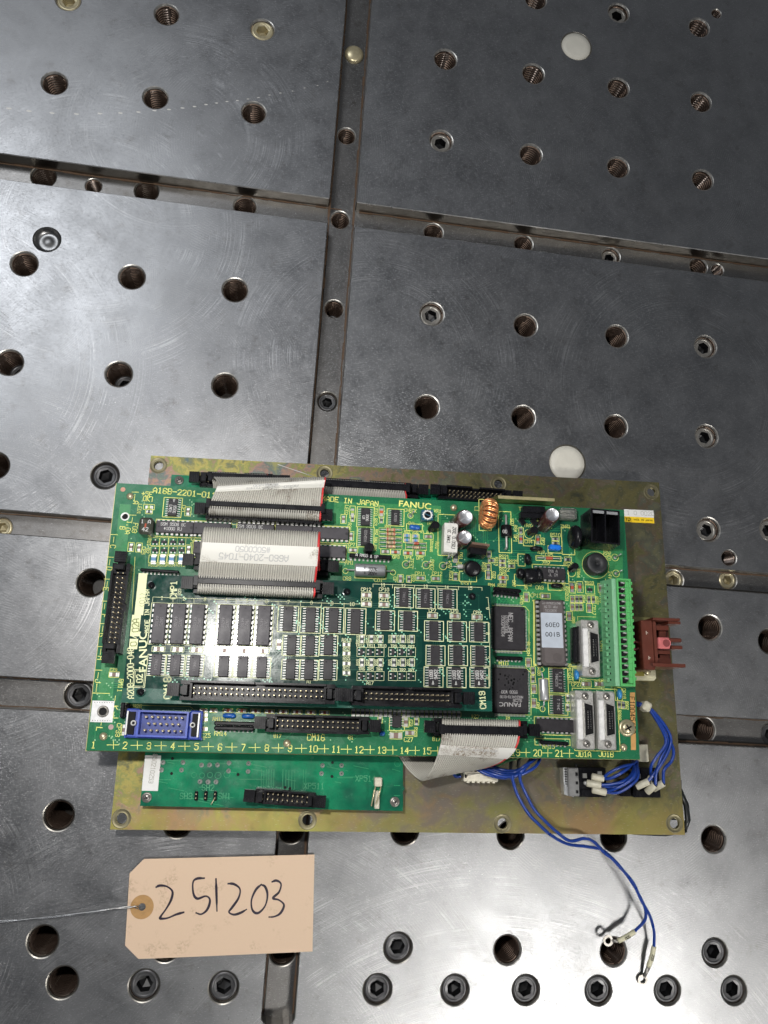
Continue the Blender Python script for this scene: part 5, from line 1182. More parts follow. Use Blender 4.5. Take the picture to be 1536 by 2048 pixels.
soset([(808, 1194), (851, 1196), (895, 1197), (770, 1240), (816, 1241), (868, 1261), (914, 1262), (958, 1263), (871, 1310), (916, 1310), (960.5, 1311), (867, 1353), (913, 1354), (959, 1354)], 8, 4.6, 9.8, T, (38, 40))
for x, y in ((867, 1352), (913, 1353), (959, 1353)): mark(T, ['1093', '9452'], x, y - 3, 2.3, 1.6, -266 + 360, WHITEP, .2); mark(T, '^', x - 1, y + 13, 2.3, 1.6, 0, WHITEP, .22)
for x, y in ((808, 1194), (851, 1196), (895, 1197), (312, 1329), (350, 1330), (389, 1331)): mark(T, '74HC14', x, y, 2.3, 1.2, -92, DIMINK)
S(T, [(733, 1190), (768, 1191), (733, 1208), (768, 1209), (865, 1231), (910, 1232), (954, 1234)], 'c', 90, 1.7, 3.0, (20, 11)); S(T, [(558, 1289)], 'c', 0, 1.7, 3.0, (11, 18))
S(T, [(693, 1289), (693, 1307), (693, 1327), (693, 1346)], 'r', 90, 1.4, 2.3, (14, 9))
for y in (1278, 1325): S(T, [(x, y) for x in (724, 743, 761, 788, 806, 824)], 'r', 0, 1.4, 2.5, (10, 15))
for y in (1304, 1352):
    S(T, [(x, y) for x in (723, 741, 759, 786, 804, 822)], 's', 0); [T.rect(x, y, 18, 18, .18) for x in (723, 741, 759, 786, 804, 822)]
for s, x, y, a, h in (('CP12', 732, 1179, 0, 6), ('CP10', 768, 1179, 0, 6), ('CP13', 732, 1199, 0, 6), ('CP11', 768, 1199, 0, 6), ('CP7', 865, 1221, 0, 6), ('CP8', 909, 1222, 0, 6), ('CP9', 954, 1225, 0, 6), ('RS13', 693, 1280, 0, 5.5), ('RS9', 693, 1298, 0, 5.5), ('RS5', 693, 1317, 0, 5.5), ('RS1', 693, 1336, 0, 5.5), ('TR12 TR11 TR10', 742, 1291, 0, 5), ('TR9 TR8 TR7', 805, 1293, 0, 5), ('TR6 TR5 TR4', 741, 1338, 0, 5), ('TR3 TR2 TR1', 805, 1340, 0, 5), ('A1', 618, 1363, 0, 5.5), ('A17', 740, 1366, 0, 5.5)):
    T.txt(s, x, y, h, a, .2)
for k, x in enumerate((716, 735, 753, 780, 798, 817)): T.txt('RS%d' % (16 - k), x - .5, 1278, 4.6, 90, .17); T.txt('RS%d' % (8 - k), x - .5, 1325, 4.6, 90, .17)
# grid scale on the board
for i, x in enumerate((324, 368, 410, 452, 494, 533)): T.txt(str(i + 1), x, 1196 + i * 1.3, 6, 0, .2)
for i, x in enumerate((577, 623, 664, 704)): T.txt(str(i + 7), x, 1204 + i * 1.4, 6, 0, .2)
for i, x in enumerate((766, 807, 851, 893, 940)): T.txt(str(i + 11), x, 1169.5 + i * 1.7, 5.5, 0, .2)
T.line([(305, 1203), (306, 1194), (700, 1208), (722, 1208), (724, 1192)], .2); T.line([(746, 1174), (746, 1168), (964, 1175), (964, 1181)], .2)
for x in (346, 388, 430, 472, 512, 556, 601, 643, 688): T.line([(x, 1196 + (x - 346) * .03), (x, 1204 + (x - 346) * .03)], .2)
for x in (785, 829, 874, 917): T.line([(x, 1169 + (x - 785) * .03), (x, 1176 + (x - 785) * .03)], .2)
T.line([(976, 1195), (980, 1237)], .2); T.line([(972, 1195), (976, 1195)], .2); T.line([(979, 1246), (980, 1372)], .2)
for s, y in (('A', 1217), ('B', 1267), ('C', 1315), ('D', 1356)): T.txt(s, 975, y, 5.5, 90, .2)
# left edge lettering
p = T.at(282, 1188); T.silk.box(p.x, p.y, .04, 4.3, 21, .03); p = T.at(271, 1251); T.silk.box(p.x, p.y, .04, 4.3, 10.5, .03); p = T.at(267, 1288); T.silk.box(p.x, p.y, .04, 4.0, 5, .03)
T.txt('A20B-2000-046', 261, 1346, 10, 96, .38, 1.0, .72); T.txt('/', 268, 1274, 8, 96, .3)
bold(T.silk, 'FANUC', *T.at(286, 1303)[:2], 3.9, 96, 0, .06, 1.15, .02); T.txt('MADE IN JAPAN', 294, 1222, 7.5, 96, .3, 1.0, .85); T.txt('CMP1', 347, 1180, 10.5, 94, .42); T.txt('CM18', 335, 1376, 12, 96, .45); T.txt('CM19', 965, 1400, 10, 94, .4); T.txt('B25', 359, 1184, 5, 94, .18)
p = T.at(279, 1357); T.silk.rect(p.x, p.y, 5.6, 8.4, .3, .06); T.silk.rect(p.x, p.y, 4.4, 7.2, .2, .06); T.txt('02', 279, 1357, 9.5, 96, .42)
T.silk.build('printed_legend', [SILKP], T.e)
mb = MB(); text(mb, '02A', *T.at(271, 1251)[:2], 3.2, 96, .34, 0, .09, .95, .8); text(mb, '(01)', *T.at(284, 1200)[:2], 2.2, 96, .16, 1, .09); text(mb, '0', *T.at(267, 1288)[:2], 2.8, 96, .3, 0, .09)
mb.build('dark_lettering', [mat('olive_ink', (.22, .24, .06), .5), mat('pencil', (.30, .30, .12), .5)], T.e)
for x, y in ((303, 1171), (282, 1384), (944, 1193), (694, 1184)):
    p = T.at(x, y); mb = MB(); mb.lathe([(2.4, .03), (1.9, .12)], n=20, m=1); mb.lathe([(1.7, .1), (1.7, 1.0), (1.2, 1.8), (.02, 2.1)], n=20, m=0); mb.build('spacer_cap', [PLAST, DARKG], T.e, (p.x, p.y, 0))
header(T, 378, 1380, 652, 1388, 25, wid=9.4, hgt=9); header(T, 723, 1391, 908, 1396, 17, wid=9.4, hgt=9)
T.line([(350, 1399), (500, 1404)], .22); T.line([(372, 1363), (660, 1372), (660, 1376)], .22); T.line([(699, 1408), (699, 1370), (838, 1373)], .22)
header(T, 405, 1168, 628, 1177, 25, wid=8.8, hgt=8)

# ================================================================== ribbon cables
def cable(name, fr, label, rows, wires, sub=5, flip=1, redleft=False, dirty_=False, group='grey flat ribbon cables with one red edge wire', red=True):
    e = thing(name, fr, label, 'ribbon cable', group); r = Ribbon(rows, sub)
    s = r.sheet(wires, flip, red, .45, redleft).build('flat_cable', [RIBD if dirty_ else RIB, REDW, mat('ribbon_web', (.19, .185, .165), .5)], e); return e, r, s  # web colour darkened to deepen the groove shade between wires
def F3(fr, pts): return [(fr.at(*a), fr.at(*b)) for a, b in pts]
INK = mat('grey_label_ink', (.42, .42, .41), .5)
# cable looping from the big board up over to the daughter board
rows = F3(TOPF, [((400, 1128, -8), (640, 1142, -8)), ((401, 1085, 0), (640, 1098, 0)), ((408, 1057, 10), (641, 1067, 10)), ((407, 1060, 18.5), (640, 1071, 18.5)), ((404, 1090, 20), (638, 1100, 20)), ((399, 1125, 17.5), (635, 1135, 17.5)), ((396, 1152, 13.2), (632, 1162, 13.2)), ((395, 1168, 13.2), (631, 1177, 13.2)), ((395, 1177, 13.0), (631, 1186, 13.0)), ((394, 1183.5, 11), (630, 1192, 11)), ((393, 1186, 5), (629, 1195, 5))])
e, r, s = cable('ribbon_cable', TOPF, 'grey ribbon cable looped onto the dark board, clean white band across its middle', rows, 50)
pb = r.patch(.002, .995, 19.2, 24.6, .62); o = pb.build('label_band', [LABEL], e); k = MB(); text(k, 'A660-2040-T045', 0, -1.9, 3.4, 180, .42, 0, 0, 1.0, .85); text(k, '#50C0050', -1, 2.6, 3.0, 180, .4, 0, 0, 1.0, .85)
# v grows towards the front: flip the sense of y
k.v = [(x, -y, z) for x, y, z in k.v]; k.f = [f[::-1] for f in k.f]
r.words(k, .45, 21.9, 1 / 63.5, .47, .70).build('lettering', [INK], o)
idc(e, TOPF, 396, 1161, 632, 1170, 14.4, 50)
# cable from the back connector over the edge on to the big board
rows = F3(MAINF, [((425, 958, -8), (640, 968, -8)), ((428, 955, 2), (648, 958, 6)), ((436, 966, 12), (652, 955, 16)), ((434, 975, 15), (651, 962, 19)), ((429, 985, 14.5), (648, 976, 17)), ((423, 998, 13.4), (646, 995, 14)), ((419, 1006, 13.2), (644, 1016, 13.3)), ((418, 1014, 13.2), (643, 1025, 13.2)), ((417, 1023, 13.0), (642, 1034, 13.0)), ((417, 1029, 11), (642, 1040, 11)), ((416, 1031, 5), (641, 1042, 5))])
e2, r2, s = cable('ribbon_cable', MAINF, 'grey ribbon cable rising over the rear board edge, crumpled white band on it', rows, 50, dirty_=True)
o = r2.patch(.002, .995, 14.5, 19.4, .62).build('label_band', [dirty('smudged_label', (.66, .65, .60), (.10, .09, .07), .60, .68, .10)], e2); k = MB(); text(k, 'A660-2040-T045', 6, -1.2, 2.8, 180, .34, 0, 0, 1.0, .8); text(k, '#50B0200', 2, 2.0, 2.4, 180, .34, 0, 0, 1.0, .8); k.v = [(x, -y, z) for x, y, z in k.v]; k.f = [f[::-1] for f in k.f]
r2.words(k, .42, 16.8, 1 / 61, .55, .70).build('lettering', [INK], o)
idc(e2, MAINF, 420, 1006, 642, 1017, 14.4, 50)
# front right cable folding down over the front edge
rows = F3(MAINF, [((884, 1437, 6), (1040, 1441, 6)), ((884, 1439, 11.4), (1041, 1443, 11.4)), ((884, 1446, 13.2), (1041, 1450, 13.2)), ((884, 1459, 13.2), (1041, 1463, 13.2)), ((883, 1473, 12.9), (1039, 1477, 12.9)), ((881, 1487, 11.5), (1034, 1494, 11.5)), ((877, 1502, 9.5), (1022, 1510, 9)), ((872, 1518, 6.5), (1003, 1524, 3)), ((861, 1543, 1.5), (984, 1531, -6)), ((846, 1560, -6), (962, 1536, -12)), ((834, 1556, -12), (944, 1526, -18)), ((815, 1538, -16), (925, 1505, -22)), ((797, 1512, -19), (905, 1480, -24))])
e3, r3, s = cable('ribbon_cable', MAINF, 'grey ribbon cable plugged in near the front right, drooping and folding back under the board', rows, 34, dirty_=True)
o = r3.patch(.002, .995, 25.5, 32.0, .62).build('label_band', [dirty('stained_label', (.62, .61, .57), (.17, .12, .07), .50, .62, .10)], e3); k = MB(); text(k, '#50B0200-T045', 0, 1.5, 2.4, 180, .3, 0, 0, 1.0, .8); k.v = [(x, -y, z) for x, y, z in k.v]; k.f = [f[::-1] for f in k.f]; r3.words(k, .5, 28.5, 1 / 43, .5, .70).build('lettering', [INK], o)
idc(e3, MAINF, 888, 1458, 1038, 1462, 14.4, 34, barw=4)
# two cables plugged into the lower board, mostly hidden behind the big one
for i, (x0, y0, x1, y1, w_, lab) in enumerate(((424, 953, 536, 958, 34, 'ribbon cable plug in the left rear connector, behind the big board'), (640, 966, 812, 976, 50, 'wide ribbon cable plug at the rear middle, red wire at its right end'))):
    rows = F3(SUBF, [((x0, y0 - 8, 7), (x1, y1 - 8, 7)), ((x0, y0 - 7, 10.5), (x1, y1 - 7, 10.5)), ((x0, y0 - 1, 11.3), (x1, y1 - 1, 11.3)), ((x0, y0 + 8, 11.5), (x1, y1 + 8, 11.5)), ((x0 + 2, y0 + 16, 11.0), (x1 + 2, y1 + 16, 11.0)), ((x0 + 2, y0 + 30, 9), (x1 + 2, y1 + 30, 9))])
    e4, r4, s = cable('ribbon_cable', SUBF, 'grey ' + lab, rows, w_, 3); idc(e4, SUBF, x0, y0, x1, y1, 12.6, w_, barw=3.0)

# ================================================================== wiring, sockets, brown contactor part
def wire(fr_pts, r=.85, m=BLUEW, name='wire', par=None, fr=PLATE, n=7):
    P_ = [fr.at(*q) for q in fr_pts]; mb = MB(); mb.tube(cat_rom(P_, n), r, 8); return mb.build(name, [m], par)
# relay sockets
def sockets(x0, y0, x1, y1, label, grey=False):
    A = PLATE.at((x0 + x1) / 2, (y0 + y1) / 2, 6); w_, h_ = sz(PLATE, (x0 + x1) / 2, (y0 + y1) / 2, x1 - x0, y1 - y0, 6); fr = PLATE.moved(A.x, A.y, 0)
    e = thing('relay_socket', fr, label, 'socket', 'black plastic sockets at the front right of the plate'); mb = MB(); mb.bevbox(0, 0, 0, w_, h_, 6, .4, 0)
    for k in (-.17, .17): mb.box(w_ * k, -h_ * .1, 6, .6, h_ * .8, .5, 0)
    mb.bevbox(0, -h_ * .36, 6, w_ * .9, h_ * .22, .8, .2, 0); mb.build('body', [PLAST], e)
    mb = MB(); mb.box(-w_ * .3, h_ * .22, 6.02, 2.2, 2.4, 1.2); mb.box(w_ * .25, h_ * .3, 6.02, 2.2, 2.4, 1.2); mb.build('terminals', [PIN], e); return e, fr, w_, h_
e, fr, w_, h_ = sockets(1158, 1535, 1213, 1594, 'black plastic socket with grey slotted end piece, left one under the blue wires')
mb = MB(); mb.bevbox(-w_ / 2 - 3.2, 0, 0, 6.0, h_ * .96, 7, .4, 0); [mb.box(-w_ / 2 - 1.6, -5 + k * 4.6, 7, 1.2, 1.6, .3, 1) for k in range(4)]; mb.build('end_piece', [mat('grey_plastic', (.20, .20, .20), .45), PLASTD], e)
mb = MB(); mb.hexa([(-w_ / 2 - 8.2, -h_ / 2 + 1, 0), (-w_ / 2 - 3, -h_ / 2 - .2, 0), (-w_ / 2 - 3, -h_ / 2 + 1.5, 0), (-w_ / 2 - 8.2, -h_ / 2 + 7, 0)], [(-w_ / 2 - 8.2, -h_ / 2 + 1, 5), (-w_ / 2 - 3, -h_ / 2 - .2, 5), (-w_ / 2 - 3, -h_ / 2 + 1.5, 5), (-w_ / 2 - 8.2, -h_ / 2 + 7, 5)]); mb.box(-w_ / 2 - 8, 1, 0, .8, h_ * .8, 5); [mb.box(-w_ / 2 - 7, -2 + k * 1.3, 2, 2, .6, 2.4) for k in range(8)]; mb.build('rail_clip', [ALU], e)
e, fr, w_, h_ = sockets(1266, 1536, 1320, 1595, 'black plastic socket at the far right under three beige wire sleeves')
mb = MB(); mb.bevbox(-w_ / 2 - 3.8, -3, 0, 6.5, 9, 4, .3, 1); mb.bevbox(-w_ / 2 - 9.5, -5.6, 0, 6, 1.8, 3, .3, 0); mb.build('rail_clip', [ALU, PLAST], e)
# wiring loom with sleeves
le = thing('wiring_loom', PLATE, 'bundle of dark blue wires with beige sleeves leaving under the right front of the board', 'wires')
def sleeve(par, fr, a, b_, r=1.9, m=CREAMW, name='sleeve'):
    A, C = fr.at(*a), fr.at(*b_); d = (C - A); P_ = [A, A + d * .04, A + d * .96, C]; mb = MB(); mb.tube(P_, [r * .72, r, r, r * .98], 16)
    mb.tube([C - d.normalized() * .2, C + d.normalized() * .15], r * .7, 12, 1); return mb.build(name, [m, PLASTD], par)
SL = [((1183, 1553, 12), (1207, 1558, 13)), ((1173, 1566, 12), (1202, 1571, 14)), ((1184, 1579, 12), (1212, 1585, 13)), ((1272, 1574, 12), (1297, 1563, 14)), ((1293, 1585, 12), (1310, 1570, 15)), ((1306, 1578, 10), (1327, 1566, 14)), ((1297, 1557, 8), (1306, 1560, 10)), ((1196, 1572, 8), (1212, 1576, 10))]
for a, b_ in SL: sleeve(le, PLATE, a, b_)
mb = MB(); A = PLATE.at(1173, 1566, 12); mb.lathe([(.01, 0), (1.1, 0), (1.1, 1.4), (.01, 1.6)], A.x - .6, A.y, 12); mb.v = [(x, y, z + 11.5) for x, y, z in mb.v]; mb.build('crimp', [PIN], le)
for pts in ([(1206, 1557, 13), (1218, 1546, 16), (1242, 1534, 18), (1266, 1527, 14), (1276, 1515, 6)], [(1206, 1558, 12), (1222, 1556, 16), (1245, 1544, 18), (1262, 1530, 15), (1268, 1512, 6)],
            [(1201, 1570, 14), (1220, 1569, 16), (1245, 1563, 18), (1264, 1548, 16), (1270, 1520, 8)], [(1203, 1571, 13), (1228, 1574, 15), (1256, 1564, 17), (1272, 1548, 16), (1274, 1518, 8)],
            [(1211, 1584, 13), (1236, 1585, 14), (1262, 1570, 16), (1276, 1552, 15), (1272, 1522, 8)], [(1212, 1583, 13), (1232, 1577, 17), (1258, 1562, 19), (1270, 1545, 18), (1264, 1520, 8)], [(1213, 1577, 11), (1240, 1574, 13), (1263, 1558, 15), (1268, 1530, 12)]):
    wire(pts, .85, par=le)
top3 = [(1240, 1395, 8), (1268, 1404, 16), (1292, 1412, 18)]
for k, (mid, end) in enumerate((([(1308, 1428, 18), (1329, 1462, 18), (1335, 1487, 17), (1322, 1516, 17), (1313, 1540, 16)], (1294, 1565, 14)), ([(1310, 1426, 18), (1334, 1458, 19), (1342, 1484, 18), (1331, 1514, 18), (1313, 1544, 17)], (1311, 1570, 15)), ([(1306, 1430, 16), (1331, 1470, 16), (1346, 1496, 16), (1344, 1520, 15), (1328, 1540, 15)], (1327, 1567, 14)), ([(1305, 1427, 19), (1326, 1464, 20), (1331, 1488, 19), (1313, 1514, 18), (1302, 1534, 16)], (1303, 1560, 10)))):
    wire([(q[0] + k * 1.0, q[1] + k * 1.6, q[2]) for q in top3] + mid + [end], .85, par=le)
A = PLATE.at(1291, 1413, 18.5); mb = MB(); mb.bevbox(A.x, A.y, 15.5, 4.6, 5.2, 6.2, .9, 0, -.5); mb.build('cable_tie', [CREAMW], le)
for pts in ([(955, 1536, 15), (985, 1548, 20), (1018, 1554, 22), (1043, 1545, 22), (1062, 1518, 14)], [(960, 1532, 15), (1000, 1548, 20), (1030, 1550, 21), (1050, 1536, 22), (1068, 1515, 14)], [(965, 1530, 14), (996, 1543, 18), (1028, 1545, 19), (1052, 1530, 21), (1072, 1515, 14)],
            [(975, 1527, 13), (1005, 1540, 17), (1034, 1541, 18), (1056, 1528, 20), (1078, 1514, 14)], [(946, 1533, 15), (975, 1549, 18), (1012, 1556, 20), (1040, 1550, 22), (1070, 1534, 21), (1082, 1514, 14)], [(905, 1545, 8), (912, 1553, 8), (922, 1552, 8)]):
    wire(pts, .85, par=le)
for x in (1022, 1037): wire([(x + 2, 1512, 14), (x, 1530, 12), (x - 1, 1545, 8)], .95, BLACKW, par=le)
wire([(1048, 1515, 12), (1020, 1520, 14), (995, 1531, 13), (988, 1535, 11)], .8, mat('pale_green_wire', (.18, .55, .22), .4), par=le)
# the two loose wires that hang over the front edge of the plate, with ring terminals
we = thing('loose_wire_pair', WORLD.moved(100, -190, 0), 'two thin blue wires trailing over the front edge onto the table, ending in ring lugs', 'wires')
wf = WORLD
def wwire(pts, r=.85, m=BLUEW):
    P_ = [wf.at(*q) - we_off for q in pts]; mb = MB(); mb.tube(cat_rom(P_, 7), r, 8); return mb.build('wire', [m], we)
we_off = Vector((100, -190, 0))
WA = [(1025, 1550, 52), (1026, 1562, 52), (1036, 1592, 51), (1056, 1626, 49), (1075, 1646, 47), (1103, 1671, 42), (1135, 1688, 36), (1172, 1693, 31), (1206, 1701, 27), (1236, 1730, 24), (1266, 1765, 20), (1281, 1798, 17), (1299, 1830, 13), (1308, 1863, 8), (1308, 1894, 5)]
WB = [(1040, 1548, 50), (1041, 1562, 50), (1053, 1590, 49), (1068, 1618, 47), (1090, 1642, 45), (1114, 1664, 41), (1140, 1682, 38), (1168, 1677, 35), (1188, 1684, 32), (1209, 1706, 28), (1231, 1723, 25), (1255, 1752, 21), (1274, 1782, 18), (1289, 1814, 15), (1290, 1839, 11), (1269, 1863, 8)]
wwire(WA); wwire(WB)
def wsleeve(a, b_, txt):
    A, C = wf.at(*a) - we_off, wf.at(*b_) - we_off; mb = MB(); M_ = A.lerp(C, .5) + Vector((0, 0, .6)); mb.tube(cat_rom([A, M_, C], 4), 1.35, 12); o = mb.build('sleeve', [CREAM], we)
    mb = MB(); d = C - A; ang = math.degrees(math.atan2(d.y, d.x)); q = M_ + Vector((0, 0, 1.4)); text(mb, txt, q.x, q.y, 1.5, ang, .22, 0, q.z, 1.0, .8); mb.build('marking', [PLASTD], o)
wsleeve((1308, 1893, 5), (1297, 1933, 4), '203'); wsleeve((1269, 1863, 8), (1236, 1882, 7), '500')
def lug(c_, ang, tail):
    p = wf.at(*c_) - we_off; t_ = wf.at(*tail) - we_off; mb = MB(); mb.lathe([(3.0, -.4), (3.0, .4), (1.7, .4), (1.7, -.4), (3.0, -.4)], 0, 0, 20, 0, False); mb.v = [(x + p.x, y + p.y * 1, z + p.z) for x, y, z in mb.v]
    d = (t_ - p).normalized(); mb.tube([p + d * 2.6, p + d * 4.2, t_], [1.0, 1.0, 1.15], 10); mb.build('ring_lug', [SCREWG], we)
lug((1285, 1960, 1.2), 0, (1297, 1934, 4)); lug((1216, 1881, 6), 0, (1237, 1882, 7))
# white plug board under the front edge
p = PLATE.at(962, 1553, 10); fr = PLATE.moved(p.x, p.y, 0); e = thing('white_plug', fr, 'small cream plug with six slots standing on a strip under the board edge', 'connector'); mb = MB(); mb.bevbox(0, 0, 2, 19, 5.4, 8, .4, 0)
[mb.box(-7 + k * 2.8, 2.9, 3, 1.3, 1.0, 7.2, 0) for k in range(6)]; [mb.box(-7 + k * 2.8, -2.9, 3, 1.3, .9, 7.0, 0) for k in range(6)]; mb.box(0, .1, 10, 15, 2.6, .35, 0); mb.build('shell', [mat('plug_ivory', (.72, .68, .56), .5)], e)
mb = MB(); mb.box(-2, 7, 0, 22, 14, 1.6); mb.build('strip_board', [GREEND], e); mb = MB(); mb.box(-8.4, 0, 10.02, .9, 1.8, .1); mb.box(8.4, 0, 10.02, .9, 1.8, .1); mb.build('slots', [PLASTD], e)
# brown contactor part at the right
p = PLATE.at(1300, 1345, 3); fr = PLATE.moved(p.x, p.y, 0)
be = thing('contactor_base', fr, 'brown plastic holder with pink insert, on a cream base at the right', 'switch part')
def PB_(x0, y0, x1, y1, z0, z1, mb, m=0, bev=0):
    A = PLATE.at((x0 + x1) / 2, (y0 + y1) / 2, z1); w_, h_ = sz(PLATE, (x0 + x1) / 2, (y0 + y1) / 2, x1 - x0, y1 - y0, z1)
    (mb.bevbox(A.x - p.x, A.y - p.y, z0, w_, h_, z1 - z0, bev, m) if bev else mb.box(A.x - p.x, A.y - p.y, z0, w_, h_, z1 - z0, m))
mb = MB(); PB_(1230, 1233, 1302, 1250, 0, 3, mb, 0, .6); mb.build('rear_lug', [mat('dull_gold', (.30, .28, .12), .4, .6)], be); mb = MB(); PB_(1230, 1335, 1314, 1360, 0, 4, mb, 0, 1.4); mb.build('base', [CREAM], be)
mb = MB(); PB_(1268, 1340, 1288, 1352, 4, 4.1, mb, 0); mb.build('recess', [mat('olive_recess', (.30, .27, .05), .5)], be)
A = PLATE.at(1295, 1343, 5); mb = MB(); mb.lathe([(2.1, 4), (2.1, 4.8), (1.4, 5.4), (.02, 5.5)], A.x - p.x, A.y - p.y, 18); mb.build('screw', [SCREWB], be)
mb = MB(); PB_(1262, 1243, 1290, 1336, 3, 14, mb); mb.build('dark_body', [PLASTD], be)
mb = MB(); PB_(1285, 1240, 1308, 1339, 3, 24, mb, 0, .5); PB_(1306, 1246, 1339, 1334, 3, 15, mb); PB_(1306, 1236, 1360, 1241, 6, 27, mb, 0); PB_(1337, 1243, 1361, 1248, 10, 25, mb, 0); PB_(1306, 1327, 1371, 1334, 6, 26, mb, 0)
PB_(1308, 1251, 1337, 1260, 15, 21, mb, 0); PB_(1308, 1301, 1340, 1308, 15, 20, mb, 0); PB_(1310, 1316, 1342, 1326, 15, 21, mb, 0); PB_(1308, 1243, 1314, 1330, 15, 24, mb, 0)
PB_(1340, 1276, 1364, 1284, 12, 23, mb, 0, .5); PB_(1343, 1291, 1366, 1298, 12, 22, mb, 0, .5); PB_(1319, 1262, 1333, 1275, 15, 18, mb, 0, .3); PB_(1320, 1310, 1338, 1316, 15, 18, mb, 0)
mb.build('brown_holder', [BROWNP], be)
mb = MB()
for a in ((1292, 1262), (1297, 1312)): PB_(a[0], a[1], a[0] + 1.5, a[1] + 7, 24, 24.1, mb, 0); PB_(a[0], a[1] + 3, a[0] + 4, a[1] + 4.4, 24, 24.1, mb, 0)
mb.build('tick', [mat('tick_pale', (.6, .5, .42), .4)], be)
A = PLATE.at(1328, 1286, 25); mb = MB(); w2, h2 = 8.2, 5.6; mb.bevbox(A.x - p.x, A.y - p.y, 14, w2, h2, 9, .6, 0); mb.bevbox(A.x - p.x + .2, A.y - p.y, 23, w2 - 1.6, h2 + .8, 2, .5, 0)
mb.lathe([(2.6, 25.2), (2.3, 25.3), (2.1, 25.1)], A.x - p.x + 1.4, A.y - p.y, 20, 0); mb.disc(A.x - p.x + 1.4, A.y - p.y, 2.15, 25.12, 1, 20); mb.build('pink_insert', [PINKP, mat('deep_pink', (.22, .05, .05), .5)], be)
A = PLATE.at(1271, 1291, 18); mb = MB(); mb.lathe([(.01, 0), (2.8, 0), (3, 4), (2.4, 6), (1.9, 6), (1.8, 4)], A.x - p.x, A.y - p.y, 18, 0); mb.v = [(x, y, z + 13) for x, y, z in mb.v]; mb.build('pink_cap', [mat('dull_pink', (.30, .08, .08), .45)], be)

# ================================================================== numbered tag
tp = [tuple(WORLD.at(x, y, 1.2)[:2]) for x, y in ((288, 1718), (629, 1709), (625, 1903), (277, 1918), (250, 1891), (259, 1747))]
tf = WORLD.moved(tp[5][0], tp[5][1], 0); o_ = Vector((tp[5][0], tp[5][1], 0)); tp = [(a - o_.x, b_ - o_.y) for a, b_ in tp]
te = thing('paper_tag', tf, 'buff paper tag with 251203 written by hand in black marker, lying on the table', 'tag')
def tt(x, y, z=1.2): return WORLD.at(x, y, z) - o_
hc = tt(284, 1814)
mb = MB(); holed([tp[::-1]], [(hc.x, hc.y, 1.95)], 0, mb, 0, 24)
def tagz(x, y): u = (x - tp[0][0]) / 92; v = (y - tp[0][1]) / 50; return .9 + .5 * math.sin(u * 2.6 + .4) + .35 * (v + .5) ** 2 + .9 * max(0, u - .75)
# subdivide by a fan grid instead of the coarse triangulation, so that the card can curl
bm = bmesh.new(); vv = [bm.verts.new((x, y, 0)) for x, y, z in mb.v]
for f in mb.f:
    try: bm.faces.new([vv[i] for i in f])
    except ValueError: pass
for k in range(2): bmesh.ops.subdivide_edges(bm, edges=[e_ for e_ in bm.edges if e_.calc_length() > 6], cuts=2, use_grid_fill=True)
bmesh.ops.triangulate(bm, faces=bm.faces[:]); bm.verts.index_update()
mb = MB(); nv = [(v.co.x, v.co.y, tagz(v.co.x, v.co.y)) for v in bm.verts]; nf = [tuple(v.index for v in f.verts) for f in bm.faces]
bed = [(e_.verts[0].index, e_.verts[1].index) for e_ in bm.edges if len(e_.link_faces) == 1]; bm.free()
mb._add(nv, nf, 0); mb._add([(x, y, z - .3) for x, y, z in nv], [f[::-1] for f in nf], 0)
n0 = len(nv); mb._add(nv + [(x, y, z - .3) for x, y, z in nv], [(a, b_, n0 + b_, n0 + a) for a, b_ in bed], 0)
t = NT('tag_card'); o = t.n('Mapping', {0: t.tc.outputs['Object'], 3: (1000, 1000, 1000)}).outputs[0]
c = t.mix(t.mapr(t.noise(o, .9, 4, .7), .35, .7, 0, .18), (.66, .49, .35), (.60, .43, .30))
sm = t.math('MULTIPLY', t.mapr(t.noise(o, .07, 3), .58, .68, 0, 1), t.mapr(t.noise(o, .7, 4, .7), .45, .62, 0, .5)); c = t.mix(sm, c, (.30, .20, .12))
t.set(col=c, rough=.62, nrm=t.bump(t.noise(o, 2.0, 3), .1)); mb.build('card', [t.mat], te)
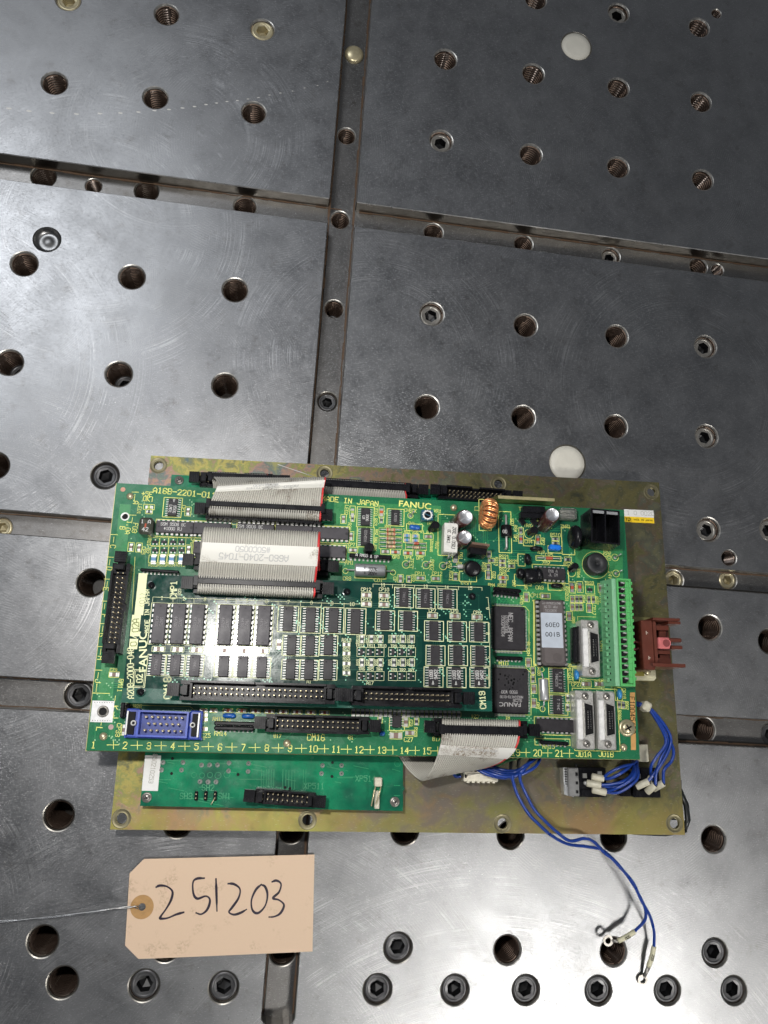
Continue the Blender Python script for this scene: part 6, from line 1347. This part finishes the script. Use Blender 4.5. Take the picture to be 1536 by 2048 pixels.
mb = MB(); mb.lathe([(6.1, 0), (1.95, 0)], 0, 0, 36, 0, False); mb.v = [(x + hc.x, y + hc.y, tagz(x + hc.x, y + hc.y) + .12) for x, y, z in mb.v]; mb.build('reinforcing_ring', [mat('kraft_ring', (.42, .24, .09), .6)], te)
STR = [[(311,1775),(320,1771),(334,1773),(345,1783),(342,1800),(332,1818),(322,1832),(321,1837),(335,1836),(352,1829),(369,1824)],
 [(410,1756),(394,1757),(386,1765),(387,1787),(395,1797),(412,1792),(420,1800),(415,1818),(403,1828),(391,1825)], [(432,1756),(433,1788),(434,1823)],
 [(455,1767),(468,1768),(480,1778),(477,1796),(464,1815),(458,1824),(468,1829),(482,1825),(494,1818)],
 [(524,1768),(512,1779),(503,1800),(505,1820),(516,1826),(530,1812),(535,1790),(530,1773),(520,1769)],
 [(543,1764),(553,1761),(562,1768),(558,1784),(546,1796),(558,1800),(568,1810),(561,1826),(549,1833),(537,1834)]]
rd = random.Random(2)
for st in STR:
    mb = MB(); pts = cat_rom([tt(*q) for q in st], 6); L_ = []; 
    for i, q in enumerate(pts):
        d = (pts[min(i + 1, len(pts) - 1)] - pts[max(i - 1, 0)]); d.z = 0; d.normalize(); n_ = Vector((-d.y, d.x, 0)); w_ = .55 + .12 * math.sin(i * .35) ; w_ *= (1 if 2 < i < len(pts) - 3 else .75)
        for s in (1, -1): r_ = q + n_ * w_ * s; L_.append((r_.x, r_.y, tagz(r_.x, r_.y) + .06))
    mb._add(L_, [(2 * i, 2 * i + 1, 2 * i + 3, 2 * i + 2) for i in range(len(pts) - 1)]); mb.build('marker_digit', [mat('marker_ink', (.022, .016, .032), .35, var=.4)], te)
# tie wire through the eyelet
for k, pts in enumerate(([(-20, 1847, 3), (60, 1838, 4), (130, 1830, 6), (200, 1822, 7), (225, 1817, 6), (255, 1816, 4), (272, 1812, 3.5), (279, 1814, 2)], [(-20, 1842, 2), (70, 1838, 2), (150, 1829, 3), (205, 1820, 4), (232, 1816, 4), (262, 1813, 3.2), (276, 1818, 1)])):
    P_ = [WORLD.at(*q) - o_ for q in pts]; mb = MB(); mb.tube(cat_rom(P_, 8), .28, 6); mb.build('tie_wire', [mat('soft_iron_wire', (.42, .42, .42), .3, 1.0)], te)
